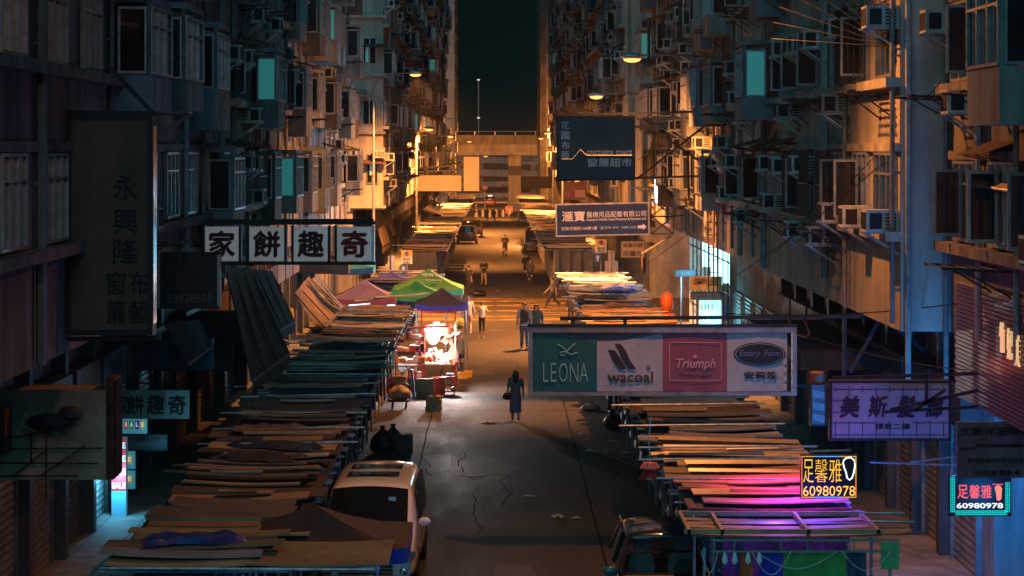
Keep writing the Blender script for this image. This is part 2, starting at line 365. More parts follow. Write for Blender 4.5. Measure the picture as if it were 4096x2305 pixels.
def facade(name, label, nick, side, xf, d0, d1, ztop, wallmat, zbase=5.0, win0=6.9, fh=2.9, bay=3.2, seed=1, p_ac=.55, p_cage=.2, p_can=.3, p_rack=.2,
           p_leaf=.35, npipe=2, shop=True, ledge=.32, ac_max=40, lit=(), skip=(), back=9.0, p_bay=0.15):
    r = random.Random(seed)
    root = thing(name, label, 'building', (xf, d0, 0), math.pi if side > 0 else 0.0)
    # in the root's frame: x = u (out of the wall); y = distance along the street, reversed for the right-hand side
    ysgn = -1 if side > 0 else 1
    def Y(d): return (d - d0) * ysgn
    def bx(mb, u0, u1, a, c, z0, z1):
        ya, yc = sorted((Y(a), Y(c))); mb.box(u0, u1, ya, yc, z0, z1); return mb
    bx(MB(), -back, 0, d0, d1, zbase, ztop).build('wall', wallmat, root)
    if shop:
        bx(MB(), -back, -1.75, d0+.01, d1-.01, 0, zbase-.002).build('shopfront_wall', m_conc, root)
        y = d0 + 1.0; i = 0
        while y < d1 - 3:
            w = r.uniform(2.6, 3.6)
            sh = shutter_mesh(2.6, 2.7)
            o = link('shutter', sh, root, (-1.75, Y(y + w/2), .13)); i += 1
            bx(MB(), -1.75, -1.45, y + w + .05, y + w + .4, .13, zbase-.002).build('pillar', m_pil, root)
            bx(MB(), -1.75, -1.30, y, y + w, 3.1, 3.9).build('shop_fascia', r.choice(FASCIA), root)
            y += w + .5
    # slab edges
    k = 0; z = win0
    while z - .3 < ztop:
        if z - .2 > zbase: bx(MB(), -.1, ledge, d0 + .02, d1 - .02, z - .22, z - .04).build('ledge', wallmat, root)
        bx(MB(), -.1, .10, d0 + .03, d1 - .03, z + fh*.5 + .02, z + fh*.5 + .18).build('lintel_band', wallmat, root)
        z += fh
    nb = max(1, int((d1 - d0) / bay)); bw = (d1 - d0) / nb
    for i in range(nb):
        dc = d0 + bw * (i + .5)
        for q in range(npipe):
            if r.random() < .75:
                dp = d0 + bw * (i + (.04, .93, .5)[q % 3] * r.uniform(.9, 1.05)); rr = r.choice((.05, .06, .09)); up = r.uniform(.10, .16)
                za = zbase + r.uniform(0, .5)
                pb = MB().tube([(up, Y(dp), za), (up, Y(dp), ztop)], rr, 6)
                zz = za + .6
                while zz < ztop: pb.box(-.02, up, Y(dp)-.03, Y(dp)+.03, zz, zz+.05); zz += 2.2
                pb.build('drain_pipe', m_pipe, root, smooth=True)
        k = 0; z = win0
        while z + .5 < ztop:
            if (i, k) in skip:
                fm, pm = win_meshes(2.0, 1.45, 3, (2.0, 1.45)); wo_ = link('window', fm, root, (0.005, Y(dc), z)); link('pane', pm, wo_)
                k += 1; z += fh; continue
            if r.random() < p_bay:          # enclosed balcony: box with a window towards each side
                bwid, bd = bw * r.uniform(.7, .92), r.choice((.6, .8, 1.0)); a, c = dc - bwid/2, dc + bwid/2; zb_, zt_ = z - r.uniform(.5, .95), z + r.uniform(1.45, 1.6)
                bm = r.choice(BAYM); bb = bx(MB(), .001, bd, a, c, zb_, z).build('enclosed_balcony', bm, root)
                bx(MB(), .001, bd, a, c, zt_ - .12, zt_).build('balcony_roof', bm, root)
                for q_ in (a, c - .08): bx(MB(), bd - .08, bd, q_, q_ + .08, z, zt_ - .12).build('corner_post', bm, root)
                lf, lp = leaf_meshes(.55, 1.25)
                lo = link('window', lf, root, (bd - .62, Y(a + .03), z + .02)); lpo = link('pane', lp, lo)
                if r.random() < .12: lpo.data = shared(('litleaf', .55), lambda: relit(lp, m_win_teal))
                fm, pm = win_meshes(round((bwid - .2)*2)/2.0, 1.3, 3, (round((bwid - .2)*2)/2.0, 1.3)); wo_ = link('window', fm, root, (bd - .06, Y(dc), z + .01)); link('pane', pm, wo_)
                k += 1; z += fh; continue
            w = bw * r.uniform(.6, .78); w = round(w*2)/2.0; h = 1.45; w = max(w, 1.0)
            fm, pm = win_meshes(w, h, 3 if w > 1.4 else 2, (w, h))
            rz = 0
            wo_ = link('window', fm, root, (0.005, Y(dc), z))
            p_ = link('pane', pm, wo_)
            if (i, k) in lit:
                p_.data = shared(('litpane', w, h, lit[(i, k)].name), lambda: relit(pm, lit[(i, k)]))
            elif r.random() < .10:
                p_.data = shared(('curtain', w, h), lambda: relit(pm, mat('net_curtain', (.30,.28,.25), .9, 0, .3, 3)))
            if r.random() < p_leaf:
                lw = .5; lf, lp = leaf_meshes(lw, 1.2)
                lo = link('casement', lf, wo_, (.08, (w*.5 - .15) * (-1 if r.random() < .5 else .2) * ysgn, .1)); link('pane', lp, lo)
            if r.random() < p_cage: link('window_cage', cage_mesh(w, h + .1, .45), root, (0.0, Y(dc), z - .05))
            elif r.random() < p_can: link('metal_canopy', canopy_mesh(w, r.choice((.6, .9))), root, (0.0, Y(dc), z + h + .12))
            for rep in range(2):
              if r.random() < p_ac*(1 - .45*rep) and AC_N.get(label, 0) < ac_max:
                dd = dc + (-.34, .34)[rep] * bw; zz = z + r.choice((.95, -.05, .9, 1.55, -.62))
                AC_N[label] = AC_N.get(label, 0) + 1
                add_ac(side, xf + (0.0), dd, zz, 'air conditioner on %s side, %s row, %s window, %s' % ('far' if rep else 'near', FLOORS[min(k, 9)], ordw(i), nick))
            if r.random() < p_rack:
                rk = link('laundry_rack', rack_mesh(1.6, r.choice((.9, 1.2))), None, (xf, dc, z - .35), (0, 0, math.pi if side > 0 else 0))
                tag(rk, 'laundry rack, %s row, %s window along %s' % (FLOORS[min(k, 9)], ordw(i), nick), 'laundry rack', 'laundry racks on the facades')
            k += 1; z += fh
    return root
BAYM = [mat('balcony_%d' % i, c, .8, 0, .35, 1, bump=.2, streak=.55) for i, c in enumerate(((.30,.27,.22), (.20,.22,.25), (.34,.33,.31), (.14,.11,.09), (.22,.24,.22)))]
m_pil = mat('pillar_tiles', (.11,.11,.115), .6, 0, .3, 2, streak=.4)
def relit(me, m):
    c = me.copy(); c.materials.clear(); c.materials.append(m); return c
def shutter_mesh(w, h):
    def mk():
        b = MB(); n = 18
        prof = []
        for i in range(n+1):
            prof.append((.04 + .0, h*i/n)); prof.append((.07, h*(i+.5)/n))
        vs = [(u, -w/2, z) for u, z in prof] + [(u, w/2, z) for u, z in prof]
        m_ = len(prof); b.add(vs, [(i, i+1, i+1+m_, i+m_) for i in range(m_-1)])
        b.box(0, .12, -w/2-.08, -w/2, 0, h); b.box(0, .12, w/2, w/2+.08, 0, h)
        return b.mesh('shutter', m_shut)
    return shared(('shut', w, h), mk)
m_shut = mat('roller_shutter', (0.22, 0.23, 0.23), 0.5, 0.3, 0.35, 2, rnd=0.4)
FASCIA = [mat('fascia_%d' % i, c, 0.6, 0, 0.3, 2) for i, c in enumerate(((.10,.12,.16), (.16,.10,.07), (.05,.08,.14), (.22,.20,.16), (.12,.05,.05)))]
w_brown = mat('wall_brown_render', (0.22, 0.19, 0.15), 0.85, 0, 0.35, 0.7, bump=0.3, streak=0.55)
w_blue = mat('wall_grey_render', (0.34, 0.35, 0.38), 0.85, 0, 0.3, 0.7, bump=0.3, streak=0.5)
w_cream = mat('wall_cream_render', (0.44, 0.38, 0.30), 0.85, 0, 0.25, 0.6, bump=0.3, streak=0.32)
w_pink = mat('wall_pink_render', (0.42, 0.33, 0.29), 0.85, 0, 0.3, 0.7, bump=0.3, streak=0.5)
w_grime = mat('wall_grimy_render', (0.20, 0.17, 0.13), 0.9, 0, 0.45, 0.8, bump=0.3, streak=0.6)
w_pale = mat('wall_pale_tower', (0.42, 0.40, 0.36), 0.85, 0, 0.2, 0.3, streak=0.3)

facade('tenement_building', 'dark brown tenement behind the vertical curtain shop sign', 'dark brown tenement', -1, -7.2, 28, 68, 16, w_brown, seed=11,
       p_cage=.3, p_ac=.5, p_rack=.25, npipe=1, bay=3.6, p_bay=.35, skip={(i, k) for i in range(5) for k in (0, 1)} | {(7, 0), (8, 0), (6, 0)})
facade('tenement_building', 'blue-grey tenement with many pipes behind the four-panel bakery sign', 'blue-grey tenement behind the bakery sign', -1, -7.25, 68.3, 122, 20, w_blue, seed=22,
       p_cage=.45, p_ac=.8, p_can=.5, p_rack=.3, npipe=2, lit={(0,1): m_win_green, (2,1): m_win_green, (6,2): m_win_teal, (10,1): m_win_warm, (12,3): m_win_teal}, bay=3.2, ac_max=45, p_bay=.4)
facade('corner_building', 'cream corner block lit orange across the junction behind bakery sign', 'cream corner block across the junction', -1, -6.35, 142, 192, 26, w_cream, seed=33, p_ac=.55, p_can=.5,
       p_rack=.35, bay=4.2, ac_max=30)
facade('tenement_building', 'grimy dark tenement with plants between cream corner block and pale tower', 'grimy tenement past the cream block', -1, -6.5, 192.4, 318, 34, w_grime, seed=44, p_ac=.5, p_cage=.4,
       p_can=.4, p_rack=.3, bay=5.5, ac_max=60, npipe=2, p_bay=.35)
facade('brick_shop_building', 'dark block with brick cladding and neon lettering beside the salon signs', 'block with the brick cladding', 1, 8.5, 27, 46.6, 14, w_grime, seed=55, p_ac=.55, p_leaf=.8, bay=2.9, npipe=1, p_cage=.15, p_rack=.1,
       win0=6.75, shop=True)
facade('tenement_building', 'cream tenement with laundry racks above the lingerie banner', 'cream tenement above the lingerie banner', 1, 7.6, 46.8, 79, 14.5, w_cream, seed=61, p_ac=.85, p_leaf=.45, bay=3.2, npipe=1, p_cage=.3, p_can=.25,
       p_rack=.6, ledge=.28, p_bay=.12)
facade('tenement_building', 'pinkish tenement behind the curtain billboard truss', 'pinkish tenement behind the curtain billboard', 1, 7.65, 79.3, 122, 20, w_pink, seed=72, p_ac=.85, p_leaf=.4, bay=3.1, npipe=1, p_cage=.45, p_can=.35,
       p_rack=.4, lit={(1,1): m_win_cyan, (4,2): m_win_cyan, (9,1): m_win_warm, (2,0): m_win_teal, (6,1): m_win_teal, (11,2): m_win_green}, ac_max=45, shop=False, p_bay=.3)
facade('corner_building', 'ochre corner block across the junction behind the medical supplies sign', 'ochre corner block across the junction', 1, 7.4, 142, 196, 28, w_cream, seed=83, p_ac=.55, p_can=.4,
       p_rack=.35, bay=4.0, ac_max=30)
facade('tenement_building', 'dark soot-stained tenement between ochre corner block and flyover', 'soot-stained tenement by the flyover', 1, 7.6, 196.4, 322, 36, w_grime, seed=94, p_ac=.5, p_cage=.4,
       p_can=.4, p_rack=.25, bay=5.5, ac_max=60, p_bay=.35)
# shop row under the pinkish tenement: wall left open for the bright shop (built with the shop)
rt = thing('shop_row', 'dark shuttered shop row under the pinkish tenement', 'building', (9.4, 79.3, 0))
MB().box(0, 7, 0, 19.5, 0, 4.99).build('shopfront_wall', m_conc, rt)
for i in range(5): link('shutter', shutter_mesh(2.6, 2.7), rt, (0, 2.2 + i*3.6, .13), (0, 0, math.pi))

# far pale slab tower and far right block with windows towards the viewer
t = thing('slab_tower', 'pale concrete slab tower rising behind the flyover', 'building', (-9.3, 345, 0))
MB().box(-14, 3.7, 0, 30, 0, 60).build('wall', w_pale, t)
for i in range(14):
    for j in range(2):
        MB().box(3.7, 4.0, 2 + j*9, 7 + j*9, 8 + i*3, 9.6 + i*3).build('window_bay', w_grime, t)
t = thing('apartment_block', 'brown apartment block beside the flyover with one bright blue window', 'building', (5.9, 326, 0))
MB().box(0, 30, 0, 25, 0, 60).build('wall', w_grime, t)
r = random.Random(5)
wf, wp = win_meshes(1.7, 1.5, 2, 'far')
for i in range(9):
    for j in range(2):
        z = 6 + i*3.2
        o = link('window', wf, t, (2.2 + j*3.0 + .3, -.005, z), (0, 0, -math.pi/2)); p = link('pane', wp, o)
        if (i, j) == (6, 0): p.data = relit(wp, m_win_cyan)
        elif (i, j) in ((4, 0),): p.data = relit(wp, mat('net_curtain', (.30,.28,.25), .9))
    MB().box(1.4, 6.6, -.5, 0, 5.6 + i*3.2, 5.75 + i*3.2).build('ledge', w_grime, t)
MB().tube([(.9, -.15, 0), (.9, -.15, 60)], .12, 6).build('drain_pipe', m_pipe, t)

# windows on the camera-side end wall of the cream corner block (facing the junction)
CB = [o for o in bpy.data.objects if o.get('label', '').startswith('cream corner block')][0]
def endwin(par, sx0, sy0, sx1, sy1, D, lit=None, yoff=0.0):
    a, c = pos(sx0, sy1, D), pos(sx1, sy0, D); w, h = c.x - a.x, c.z - a.z
    f = MB(); t = .05
    f.box(0, w, -.08, 0, 0, t); f.box(0, w, -.08, 0, h-t, h)
    for x in (0, w/2-t/2, w-t): f.box(x, x+t, -.079, 0, t, h-t)
    wo_ = f.build('window', m_alu, par, a - Vector(par.location) + Vector((0, -.003, 0)))
    if par.rotation_euler.z: wo_.location = Matrix.Rotation(-par.rotation_euler.z, 3, 'Z') @ (a - Vector(par.location)); wo_.rotation_euler = (0, 0, -par.rotation_euler.z)
    MB().box(.03, w-.03, -.03, 0, .03, h-.03).build('pane', lit or m_glass, wo_)
    return wo_
for a in ((1412, 135, 1440, 255), (1412, 395, 1440, 505), (1412, 622, 1442, 742)): endwin(CB, *a, 141.98)
for a, l in (((1452, 150, 1506, 258), None), ((1461, 178, 1476, 252), m_win_cyan), ((1450, 398, 1506, 500), None), ((1466, 618, 1512, 735), None), ((1478, 645, 1496, 702), m_win_cyan)):
    endwin(CB, *a, 141.98 - (.1 if l else 0), lit=l)
for z0 in (15.9, 12.6, 9.3, 5.1):
    bb = MB().box(-4.5, .15, -.35, -.01, z0, z0+.14); bb.build('ledge', w_cream, CB)
for i, (sx, sy) in enumerate(((1418, 275), (1515, 632), (1450, 385))):
    p = pos(sx, sy, 141.5); t = add_ac(-1, p.x, 142, p.z, 'air conditioner on the junction-side end wall of the cream corner block, %s from top' % ORD[i])
    t.rotation_euler = (0, 0, -math.pi/2)
for z0, w_ in ((14.2, 1.5), (7.6, 2.0)):
    link('metal_canopy', canopy_mesh(2.2, .8), CB, (-.95, 0, z0), (0, 0, -math.pi/2))
# end wall of the ochre corner block
OB = [o for o in bpy.data.objects if o.get('label', '').startswith('ochre corner block')][0]
for a in ((2560, 80, 2625, 210), (2560, 330, 2640, 420), (2600, 560, 2660, 640), (2690, 120, 2740, 240)): endwin(OB, *a, 141.98)
for x in (7.6, 8.3, 10.2):
    o = MB().tube([(0, 0, 4), (0, 0, 28)], .07, 6).build('drain_pipe', m_pipe, OB, Matrix.Rotation(-math.pi, 3, 'Z') @ (Vector((x, 141.85, 0)) - Vector(OB.location)))
# end wall (facing the viewer) of the cream tenement: window box and pipe
CT = [o for o in bpy.data.objects if o.get('label', '').startswith('cream tenement with')][0]
o = MB().tube([(0, 0, 3), (0, 0, 14)], .055, 8).build('drain_pipe', m_pipe, CT, Matrix.Rotation(-math.pi, 3, 'Z') @ (Vector((7.72, 46.72, 0)) - Vector(CT.location)))
o = MB().tube([(0, 0, 3), (0, 0, 14)], .05, 8).build('drain_pipe', m_pipe, CT, Matrix.Rotation(-math.pi, 3, 'Z') @ (Vector((8.42, 46.66, 0)) - Vector(CT.location)))

# ---- flyover -----------------------------------------------------
m_fly = mat('flyover_concrete', (0.34, 0.31, 0.27), 0.85, 0, 0.25, 0.25, streak=0.35)
fl = thing('flyover', 'concrete road flyover crossing the end of the street', 'flyover', (0, 372, 0))
MB().box(-60, 60, 0, 9, 8.1, 9.6).build('deck', m_fly, fl)
MB().box(-60, 60, -.25, .0, 9.2, 10.6).build('parapet', mat('parapet_concrete', (.22,.19,.16), .85, 0, .3, .3, streak=.4), fl)
b = MB().tube([(-60, -.1, 11.15), (60, -.1, 11.15)], .05, 6)
for x in range(-30, 31, 3): b.bar((x, -.1, 10.6), (x, -.1, 11.15), .07)
b.build('railing', m_galv, fl)
MB().box(-60, 60, 0, .4, 7.6, 8.1).build('edge_beam', m_fly, fl)
p = MB().box(2.0, 3.9, 1.5, 4.5, 0, 7.6).build('pier', m_fly, fl)
MB().box(1.97, 3.93, 1.45, 4.55, 4.6, 6.0).build('painted_band', mat('dark_band', (.06,.055,.05), .8), p)
MB().box(-30, -28, 1.5, 4.5, 0, 7.6).build('pier', m_fly, fl); MB().box(24, 26, 1.5, 4.5, 0, 7.6).build('pier', m_fly, fl)
# buildings/ramp wall beyond the flyover
t = thing('ramp_building', 'low banded concrete ramp building seen beneath the flyover', 'building', (0, 440, 0))
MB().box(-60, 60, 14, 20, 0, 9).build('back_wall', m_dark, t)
for xa, za, xb, zb, h, off in ((-40, 7.4, 40, 4.6, 1.15, 6), (-40, 5.6, 40, 3.2, .5, 4.5), (-40, 4.4, 40, 3.0, 1.1, 3), (-40, 1.2, 40, 2.6, .9, 1.0), (-40, 0, 40, 0, .8, 0)):
    MB().prism([(xa, za), (xb, zb), (xb, zb+h), (xa, za+h)], off, off+5, 'y').build('ramp_parapet', m_fly, t)
for x in (-14, -9.5, -3.0, 6.5, 12): MB().box(x, x+.8, 7, 8, 0, 8.5).build('column', m_fly, t)
for x, z, w_, h_, m_ in ((-4.2, 5.9, 2.2, 1.0, mat('sign_palegrey', (.26,.24,.24), .7)), (4.2, 6.3, 2.6, 1.1, mat('fascia_2', (.05,.08,.14), .6)), (1.2, 2.0, 1.6, .4, mat('no_entry_red', (.4,.05,.04), .5))):
    MB().box(x, x+w_, -.4, -.3, z, z+h_).build('wall_sign', m_, t)
ns = thing('traffic_sign', 'round red no entry sign under the flyover', 'traffic sign', (-1.4, 345, 0))
MB().lathe([(.4, -.02), (.42, 0), (.4, .02)], 20, (0,0,0), Matrix.Translation((0, 0, 3.2)) @ Matrix.Rotation(R(90), 4, 'X')).build('disc', mat('no_entry_red', (.4,.05,.04), .5), ns); MB().box(-.28, .28, -.05, -.03, 3.12, 3.28).build('bar', mat('ink_white', (.62,.62,.60)), ns); MB().tube([(0, .06, 0), (0, .06, 3.5)], .05, 6).build('post', m_galv, ns)
w = tag(MB().box(1.6, 9, 340, 340.4, 0, 1.1).build('planter_wall', m_fly), 'low ribbed concrete wall in front of the flyover pier', 'wall')

# ---- street lamps --------------------------------------------------
m_lens = emit('sodium_lens', (1.0, 0.34, 0.07), 1.3)
def street_lamp(label, head, base, watts, pole=True, name='street_lamp', aim=None, cone=148):
    hx, hy, hz = head; bx_, by_ = base
    t = thing(name, label, 'street lamp', (bx_, by_, 0), 0, 'sodium street lamps')
    dx, dy = hx - bx_, hy - by_
    s = 1 if dx > 0 else -1
    if pole:
        MB().tube([(0, 0, 0), (0, 0, 1.2), (0, 0, hz-.6)], [.11, .09, .06], 8).build('pole', m_galv, t, smooth=True)
        MB().tube([(0, 0, hz-.6), (dx*.15, dy*.15, hz-.12), (dx*.5, dy*.5, hz+.06), (dx*.9, dy, hz+.08)], .035, 6).build('arm', m_galv, t, smooth=True)
    else:
        MB().tube([(0, 0, hz+.12), (dx*.5, dy*.5, hz+.16), (dx*.95, dy, hz+.1)], .04, 6).build('arm', m_galv, t, smooth=True)
        MB().bar((0, 0, hz-.4), (dx*.4, dy*.4, hz+.12), .04).build('brace', m_galv, t)
    MB().ell((0, 0, 0), .42, .19, .13, 12, 6).build('head', m_galv, t, (dx, dy, hz+.07), smooth=True)
    MB().ell((0, 0, 0), .30, .15, .12, 12, 6).build('lens', m_lens, t, (dx, dy, hz-.02), smooth=True)
    lamp(t, (dx, dy, hz-.22), SODIUM, watts, .12, 'SPOT', Vector(aim).to_track_quat('-Z', 'Y').to_euler() if aim else (0, 0, 0), spot=R(cone), blend=.75)
    return t
LW = 2300
def lp(sx, sy, D): v = pos(sx, sy, D); return (v.x, v.y, v.z)
street_lamp('sodium street lamp hanging above the junction beside the cream corner block', lp(1662, 297, 134), (-6.7, 138), LW*6, aim=(.25, .2, -.95))
street_lamp('sodium street lamp on a tall post behind the blank orange billboards', lp(1716, 517, 182), (-5.75, 183), LW*5.5, aim=(.2, .42, -.9), cone=158)
street_lamp('uppermost sodium street lamp on a wall arm above the curtain billboard', lp(2528, 234, 84), (7.65, 86), LW*2.4, pole=False, aim=(-.3, .45, -.85))
street_lamp('sodium street lamp on a wall arm just above the curtain billboard', lp(2385, 385, 114), (7.65, 116), LW*6.5, pole=False, aim=(-.4, .15, -.9))
street_lamp('distant sodium street lamp by the edge of the curtain billboard near flyover', lp(2191, 533, 228), (6.2, 229), LW*9, aim=(-.2, -.1, -.97))
street_lamp('assumed sodium street lamp on a wall arm high above the salon signs', (3.6, 48.5, 12.7), (7.6, 49.5), LW*.55, pole=False, aim=(.15, -.25, -.95))  # unseen lamp, assumed from the light and shadows on near roofs and walls
street_lamp('assumed sodium street lamp in front of the flyover parapet', (-3.6, 352, 9.6), (-6.2, 352), LW*3, aim=(.1, .85, -.5), cone=165)  # assumed lamp, its head turned to light the flyover face
street_lamp('assumed sodium street lamp beside the flyover pier', (5.5, 300, 9.8), (7.0, 300), LW*9, aim=(-.1, .7, -.7), cone=165)  # assumed lamp tilted towards the flyover, its place not known
street_lamp('assumed sodium street lamp far along the grimy tenement', (-4.6, 258, 9.8), (-6.1, 258), LW*10, aim=(.2, -.1, -.97))  # assumed lamp carrying the row on towards the flyover
street_lamp('assumed sodium street lamp beneath the flyover by the banded ramp', (-1.5, 398, 7.4), (-9.0, 398), LW*5, aim=(.1, .6, -.8))  # assumed lamp to light the ramp under the flyover
street_lamp('added unseen sodium street lamp on the pavement just before the dark brown tenement', (-3.6, 17, 12.5), (-7.0, 17), LW*.12, aim=(.1, .7, -.7))  # unseen weak lamp added to brighten viewer-facing signs and the van front
tp = thing('lamp_post', 'thin lamp post with two pale lights rising against the black sky', 'lamp post', (-3.3, 500, 0))
MB().tube([(0,0,0), (0,0,22.4)], .12, 6).build('pole', m_galv, tp)
for z in (22.4, 14.8): MB().ell((0,0,z), .35, .25, .18, 8, 5).build('lens', emit('pale_lamp', (1.0,.6,.3), .35), tp)
# ================================================================== MARKET STALLS
m_ply = mat('plywood_roof', (0.34, 0.215, 0.11), 0.55, 0, 0.3, 1.3, bump=0.12, streak=0.0, rnd=0.45)
m_ply2 = mat('dark_felt_roof', (0.085, 0.07, 0.06), 0.75, 0, 0.35, 1.5, bump=0.2, rnd=0.4)
m_ply3 = mat('grey_board_roof', (0.25, 0.245, 0.24), 0.5, 0.0, 0.35, 1.2, bump=0.15, rnd=0.4)
m_corr = mat('corrugated_sheet', (0.40, 0.33, 0.24), 0.42, 0.5, 0.3, 1.5, rnd=0.3)
m_tarp_d = mat('dark_tarpaulin', (0.03, 0.035, 0.05), 0.55, 0, 0.4, 2, bump=0.4)
m_tarps = [m_tarp_d, mat('blue_tarpaulin', (0.02, 0.05, 0.22), 0.5, 0, 0.35, 2, bump=0.4), mat('stripe_tarpaulin', (0.16, 0.10, 0.09), 0.6, 0, 0.4, 2, bump=0.4),
           mat('green_tarpaulin', (0.03, 0.10, 0.06), 0.5, 0, 0.35, 2, bump=0.4)]
ROOFS = [m_ply, m_ply, m_ply, m_ply2, m_ply2, m_ply3]
def board_mesh(L, w, m, kind):
    def mk():
        if kind == 'corr':
            b = MB(); n = max(4, int(w/.06)); vs = []
            for i in range(n+1):
                y = -w/2 + w*i/n; z = .018*math.cos(math.pi*i)
                vs += [(-L/2, y, z), (L/2, y, z)]
            fs = [(2*i, 2*i+2, 2*i+3, 2*i+1) for i in range(n)]
            b.add(vs, fs); b.add([(x, y, z-.006) for x, y, z in vs], [tuple(reversed(f)) for f in fs])
            return b.mesh('roof_board', m, smooth=False)
        b = MB()                        # plank with a slight sag so that it catches light unevenly
        n = 5; vs = []
        for i in range(n+1):
            x = -L/2 + L*i/n; z = -.035*math.sin(math.pi*i/n) * (1 if L > 1.5 else .3)
            vs += [(x, -w/2, z), (x, w/2, z), (x, w/2, z+.028), (x, -w/2, z+.028)]
        fs = [(0,1,2,3), (4*n+3, 4*n+2, 4*n+1, 4*n)]
        for i in range(n):
            a = 4*i
            for k in range(4): fs.append((a+k, a+4+k, a+4+(k+1) % 4, a+(k+1) % 4))
        return b.add(vs, fs).mesh('roof_board', m)
    return shared(('board', round(L, 1), round(w, 1), m.name, kind), mk)
def frame_mesh(L, P):
    def mk():
        b = MB(); z = 2.44
        for x in (-L/2+.08, L/2-.08): b.bar((x, -P/2, z), (x, P/2, z), .035)
        for y in (-P/2, 0, P/2): b.bar((-L/2-.1, y, z-.04), (L/2+.1, y, z-.04), .035)
        return b.mesh('roof_frame', m_galv)
    return shared(('frame', L, P), mk)
m_post = shared('post', lambda: MB().tube([(0,0,0), (0,0,2.42)], .025, 6).mesh('post', m_galv))
def goods_mesh(L, P, seed, m):
    def mk():
        r = random.Random(seed); b = MB(); nx, ny = 7, 5; vs = []
        for i in range(nx+1):
            for j in range(ny+1):
                e = 1 if 0 < i < nx and 0 < j < ny else 0
                vs.append((-L*.46 + L*.92*i/nx, -P*.42 + P*.84*j/ny, (1.0 + r.uniform(-.22, .3)) if e else r.uniform(.0, .05)))
        fs = []
        for i in range(nx):
            for j in range(ny):
                a = i*(ny+1)+j; fs.append((a, a+1, a+ny+2, a+ny+1))
        return b.add(vs, fs).mesh('covered_goods', m)
    return shared(('goods', L, P, seed, m.name), mk)
def sheet_mesh(L, m, seed):
    def mk():
        r = random.Random(seed); n = 10; vs = []
        for i in range(n+1):
            x = -L/2 + L*i/n; o = .05*math.sin(i*2.1 + seed)
            vs += [(x, o*.3, 2.35), (x, o, 1.5), (x, o*1.3, .55 + r.uniform(-.1, .1))]
        fs = []
        for i in range(n):
            a = 3*i; fs += [(a, a+1, a+4, a+3), (a+1, a+2, a+5, a+4)]
        return MB().add(vs, fs).mesh('side_sheet', m)
    return shared(('sheet', L, m.name, seed), mk)
def stall(label, side, D, P=2.5, L=2.6, xin=3.05, seed=0, kinds=None, detail=True, group='', rails=True, tilt=None):
    r = random.Random(seed)
    t = thing('market_stall', label, 'market stall', (side*(xin + L/2), D, 0), 0, group)
    link('roof_frame', frame_mesh(L, P*.84), t, (0, 0, 0))
    link('under_sheet', board_mesh(round(L*.98, 1), round(P*1.0, 1), r.choice((m_tarp_d, m_ply2, m_ply2)), 'ply'), t, (0, 0, 2.46), (0, 0, 0))
    if detail:
        for x in ((-L/2+.65)*side, (L/2-.08)*side):
            for y in (-P*.42, P*.42): link('post', m_post, t, (x, y, 0))
    nb = r.choice((2, 3, 4, 5, 5)) if detail else r.choice((3, 4, 5)); y = -P*.46; tl = tilt if tilt is not None else r.uniform(-.03, .06)
    base = r.uniform(2.46, 2.66)
    pal = r.choice(ROOFS)
    for i in range(r.choice((0, 1, 2)) if detail else 0):    # odd sheets and off-cuts lying on top
        m = r.choice(kinds or ROOFS); w, L2 = r.choice((.1, .2, .3, .5)), round(L*r.choice((.35, .5, .7)), 1)
        link('roof_board', board_mesh(L2, w, m, 'corr' if m is m_corr else 'ply'), t, (r.uniform(-.25, .25)*L, r.uniform(-.34, .34)*P, base + .10 + .03*i), (tl + r.uniform(-.04, .04), r.uniform(-.03, .03), r.uniform(-.05, .05)))
    if detail and r.random() < .4:
        k = r.randrange(6); me = shared(('crumple', k), lambda: crumple(k)); link('loose_tarpaulin', me, t, (r.uniform(-.2, .2)*L, r.uniform(-.2, .2)*P, base + .09), (tl, 0, r.uniform(-.5, .5)))
    for i in range(nb):
        w = round(P*.96/nb * r.uniform(.8, 1.1), 1); m = (kinds and r.choice(kinds)) or (pal if r.random() < .7 else r.choice(ROOFS))
        k = 'corr' if m is m_corr else 'ply'
        L2 = round(L * r.uniform(.78, 1.12), 1)
        o = link('roof_board', board_mesh(L2, w, m, k), t, (r.uniform(-.2, .2), y + P*.92/nb*.5, base + .04*(i % 2) + r.uniform(0, .07)),
                 (tl + r.uniform(-.05, .05), r.uniform(-.03, .03), r.uniform(-.03, .03)))
        y += P*.92/nb
    if rails and r.random() < .45:
        MBr = shared(('lrail', L), lambda: MB().tube([(-L/2-.35, 0, 0), (L/2+.3, 0, 0)], .022, 6).mesh('loose_pole', m_galv))
        link('loose_pole', MBr, t, (r.uniform(-.3, .1), r.uniform(-P*.4, P*.4), base + .12), (0, r.uniform(-.02, .02), r.uniform(-.04, .04)))
    if r.random() < .35:
        me = shared(('batten', r.choice((0, 1))), lambda: MB().box(-.9, .9, -.03, .03, 0, .05).mesh('batten', m_ply))
        link('batten', me, t, (r.uniform(-.4, .4), r.uniform(-P*.3, P*.3), base + .11), (0, 0, r.uniform(-.05, .05)))
    if detail:
        m = r.choice(m_tarps[:3])
        link('covered_goods', goods_mesh(round(L*.75, 2), P, r.randrange(4), m), t, (side*L*.13, 0, 0))
        link('side_sheet', sheet_mesh(round(L*.75, 1), r.choice(m_tarps) if D < 115 else m_tarp_d, r.randrange(4)), t, (side*L*.1, -P*.44, 0))
    return t
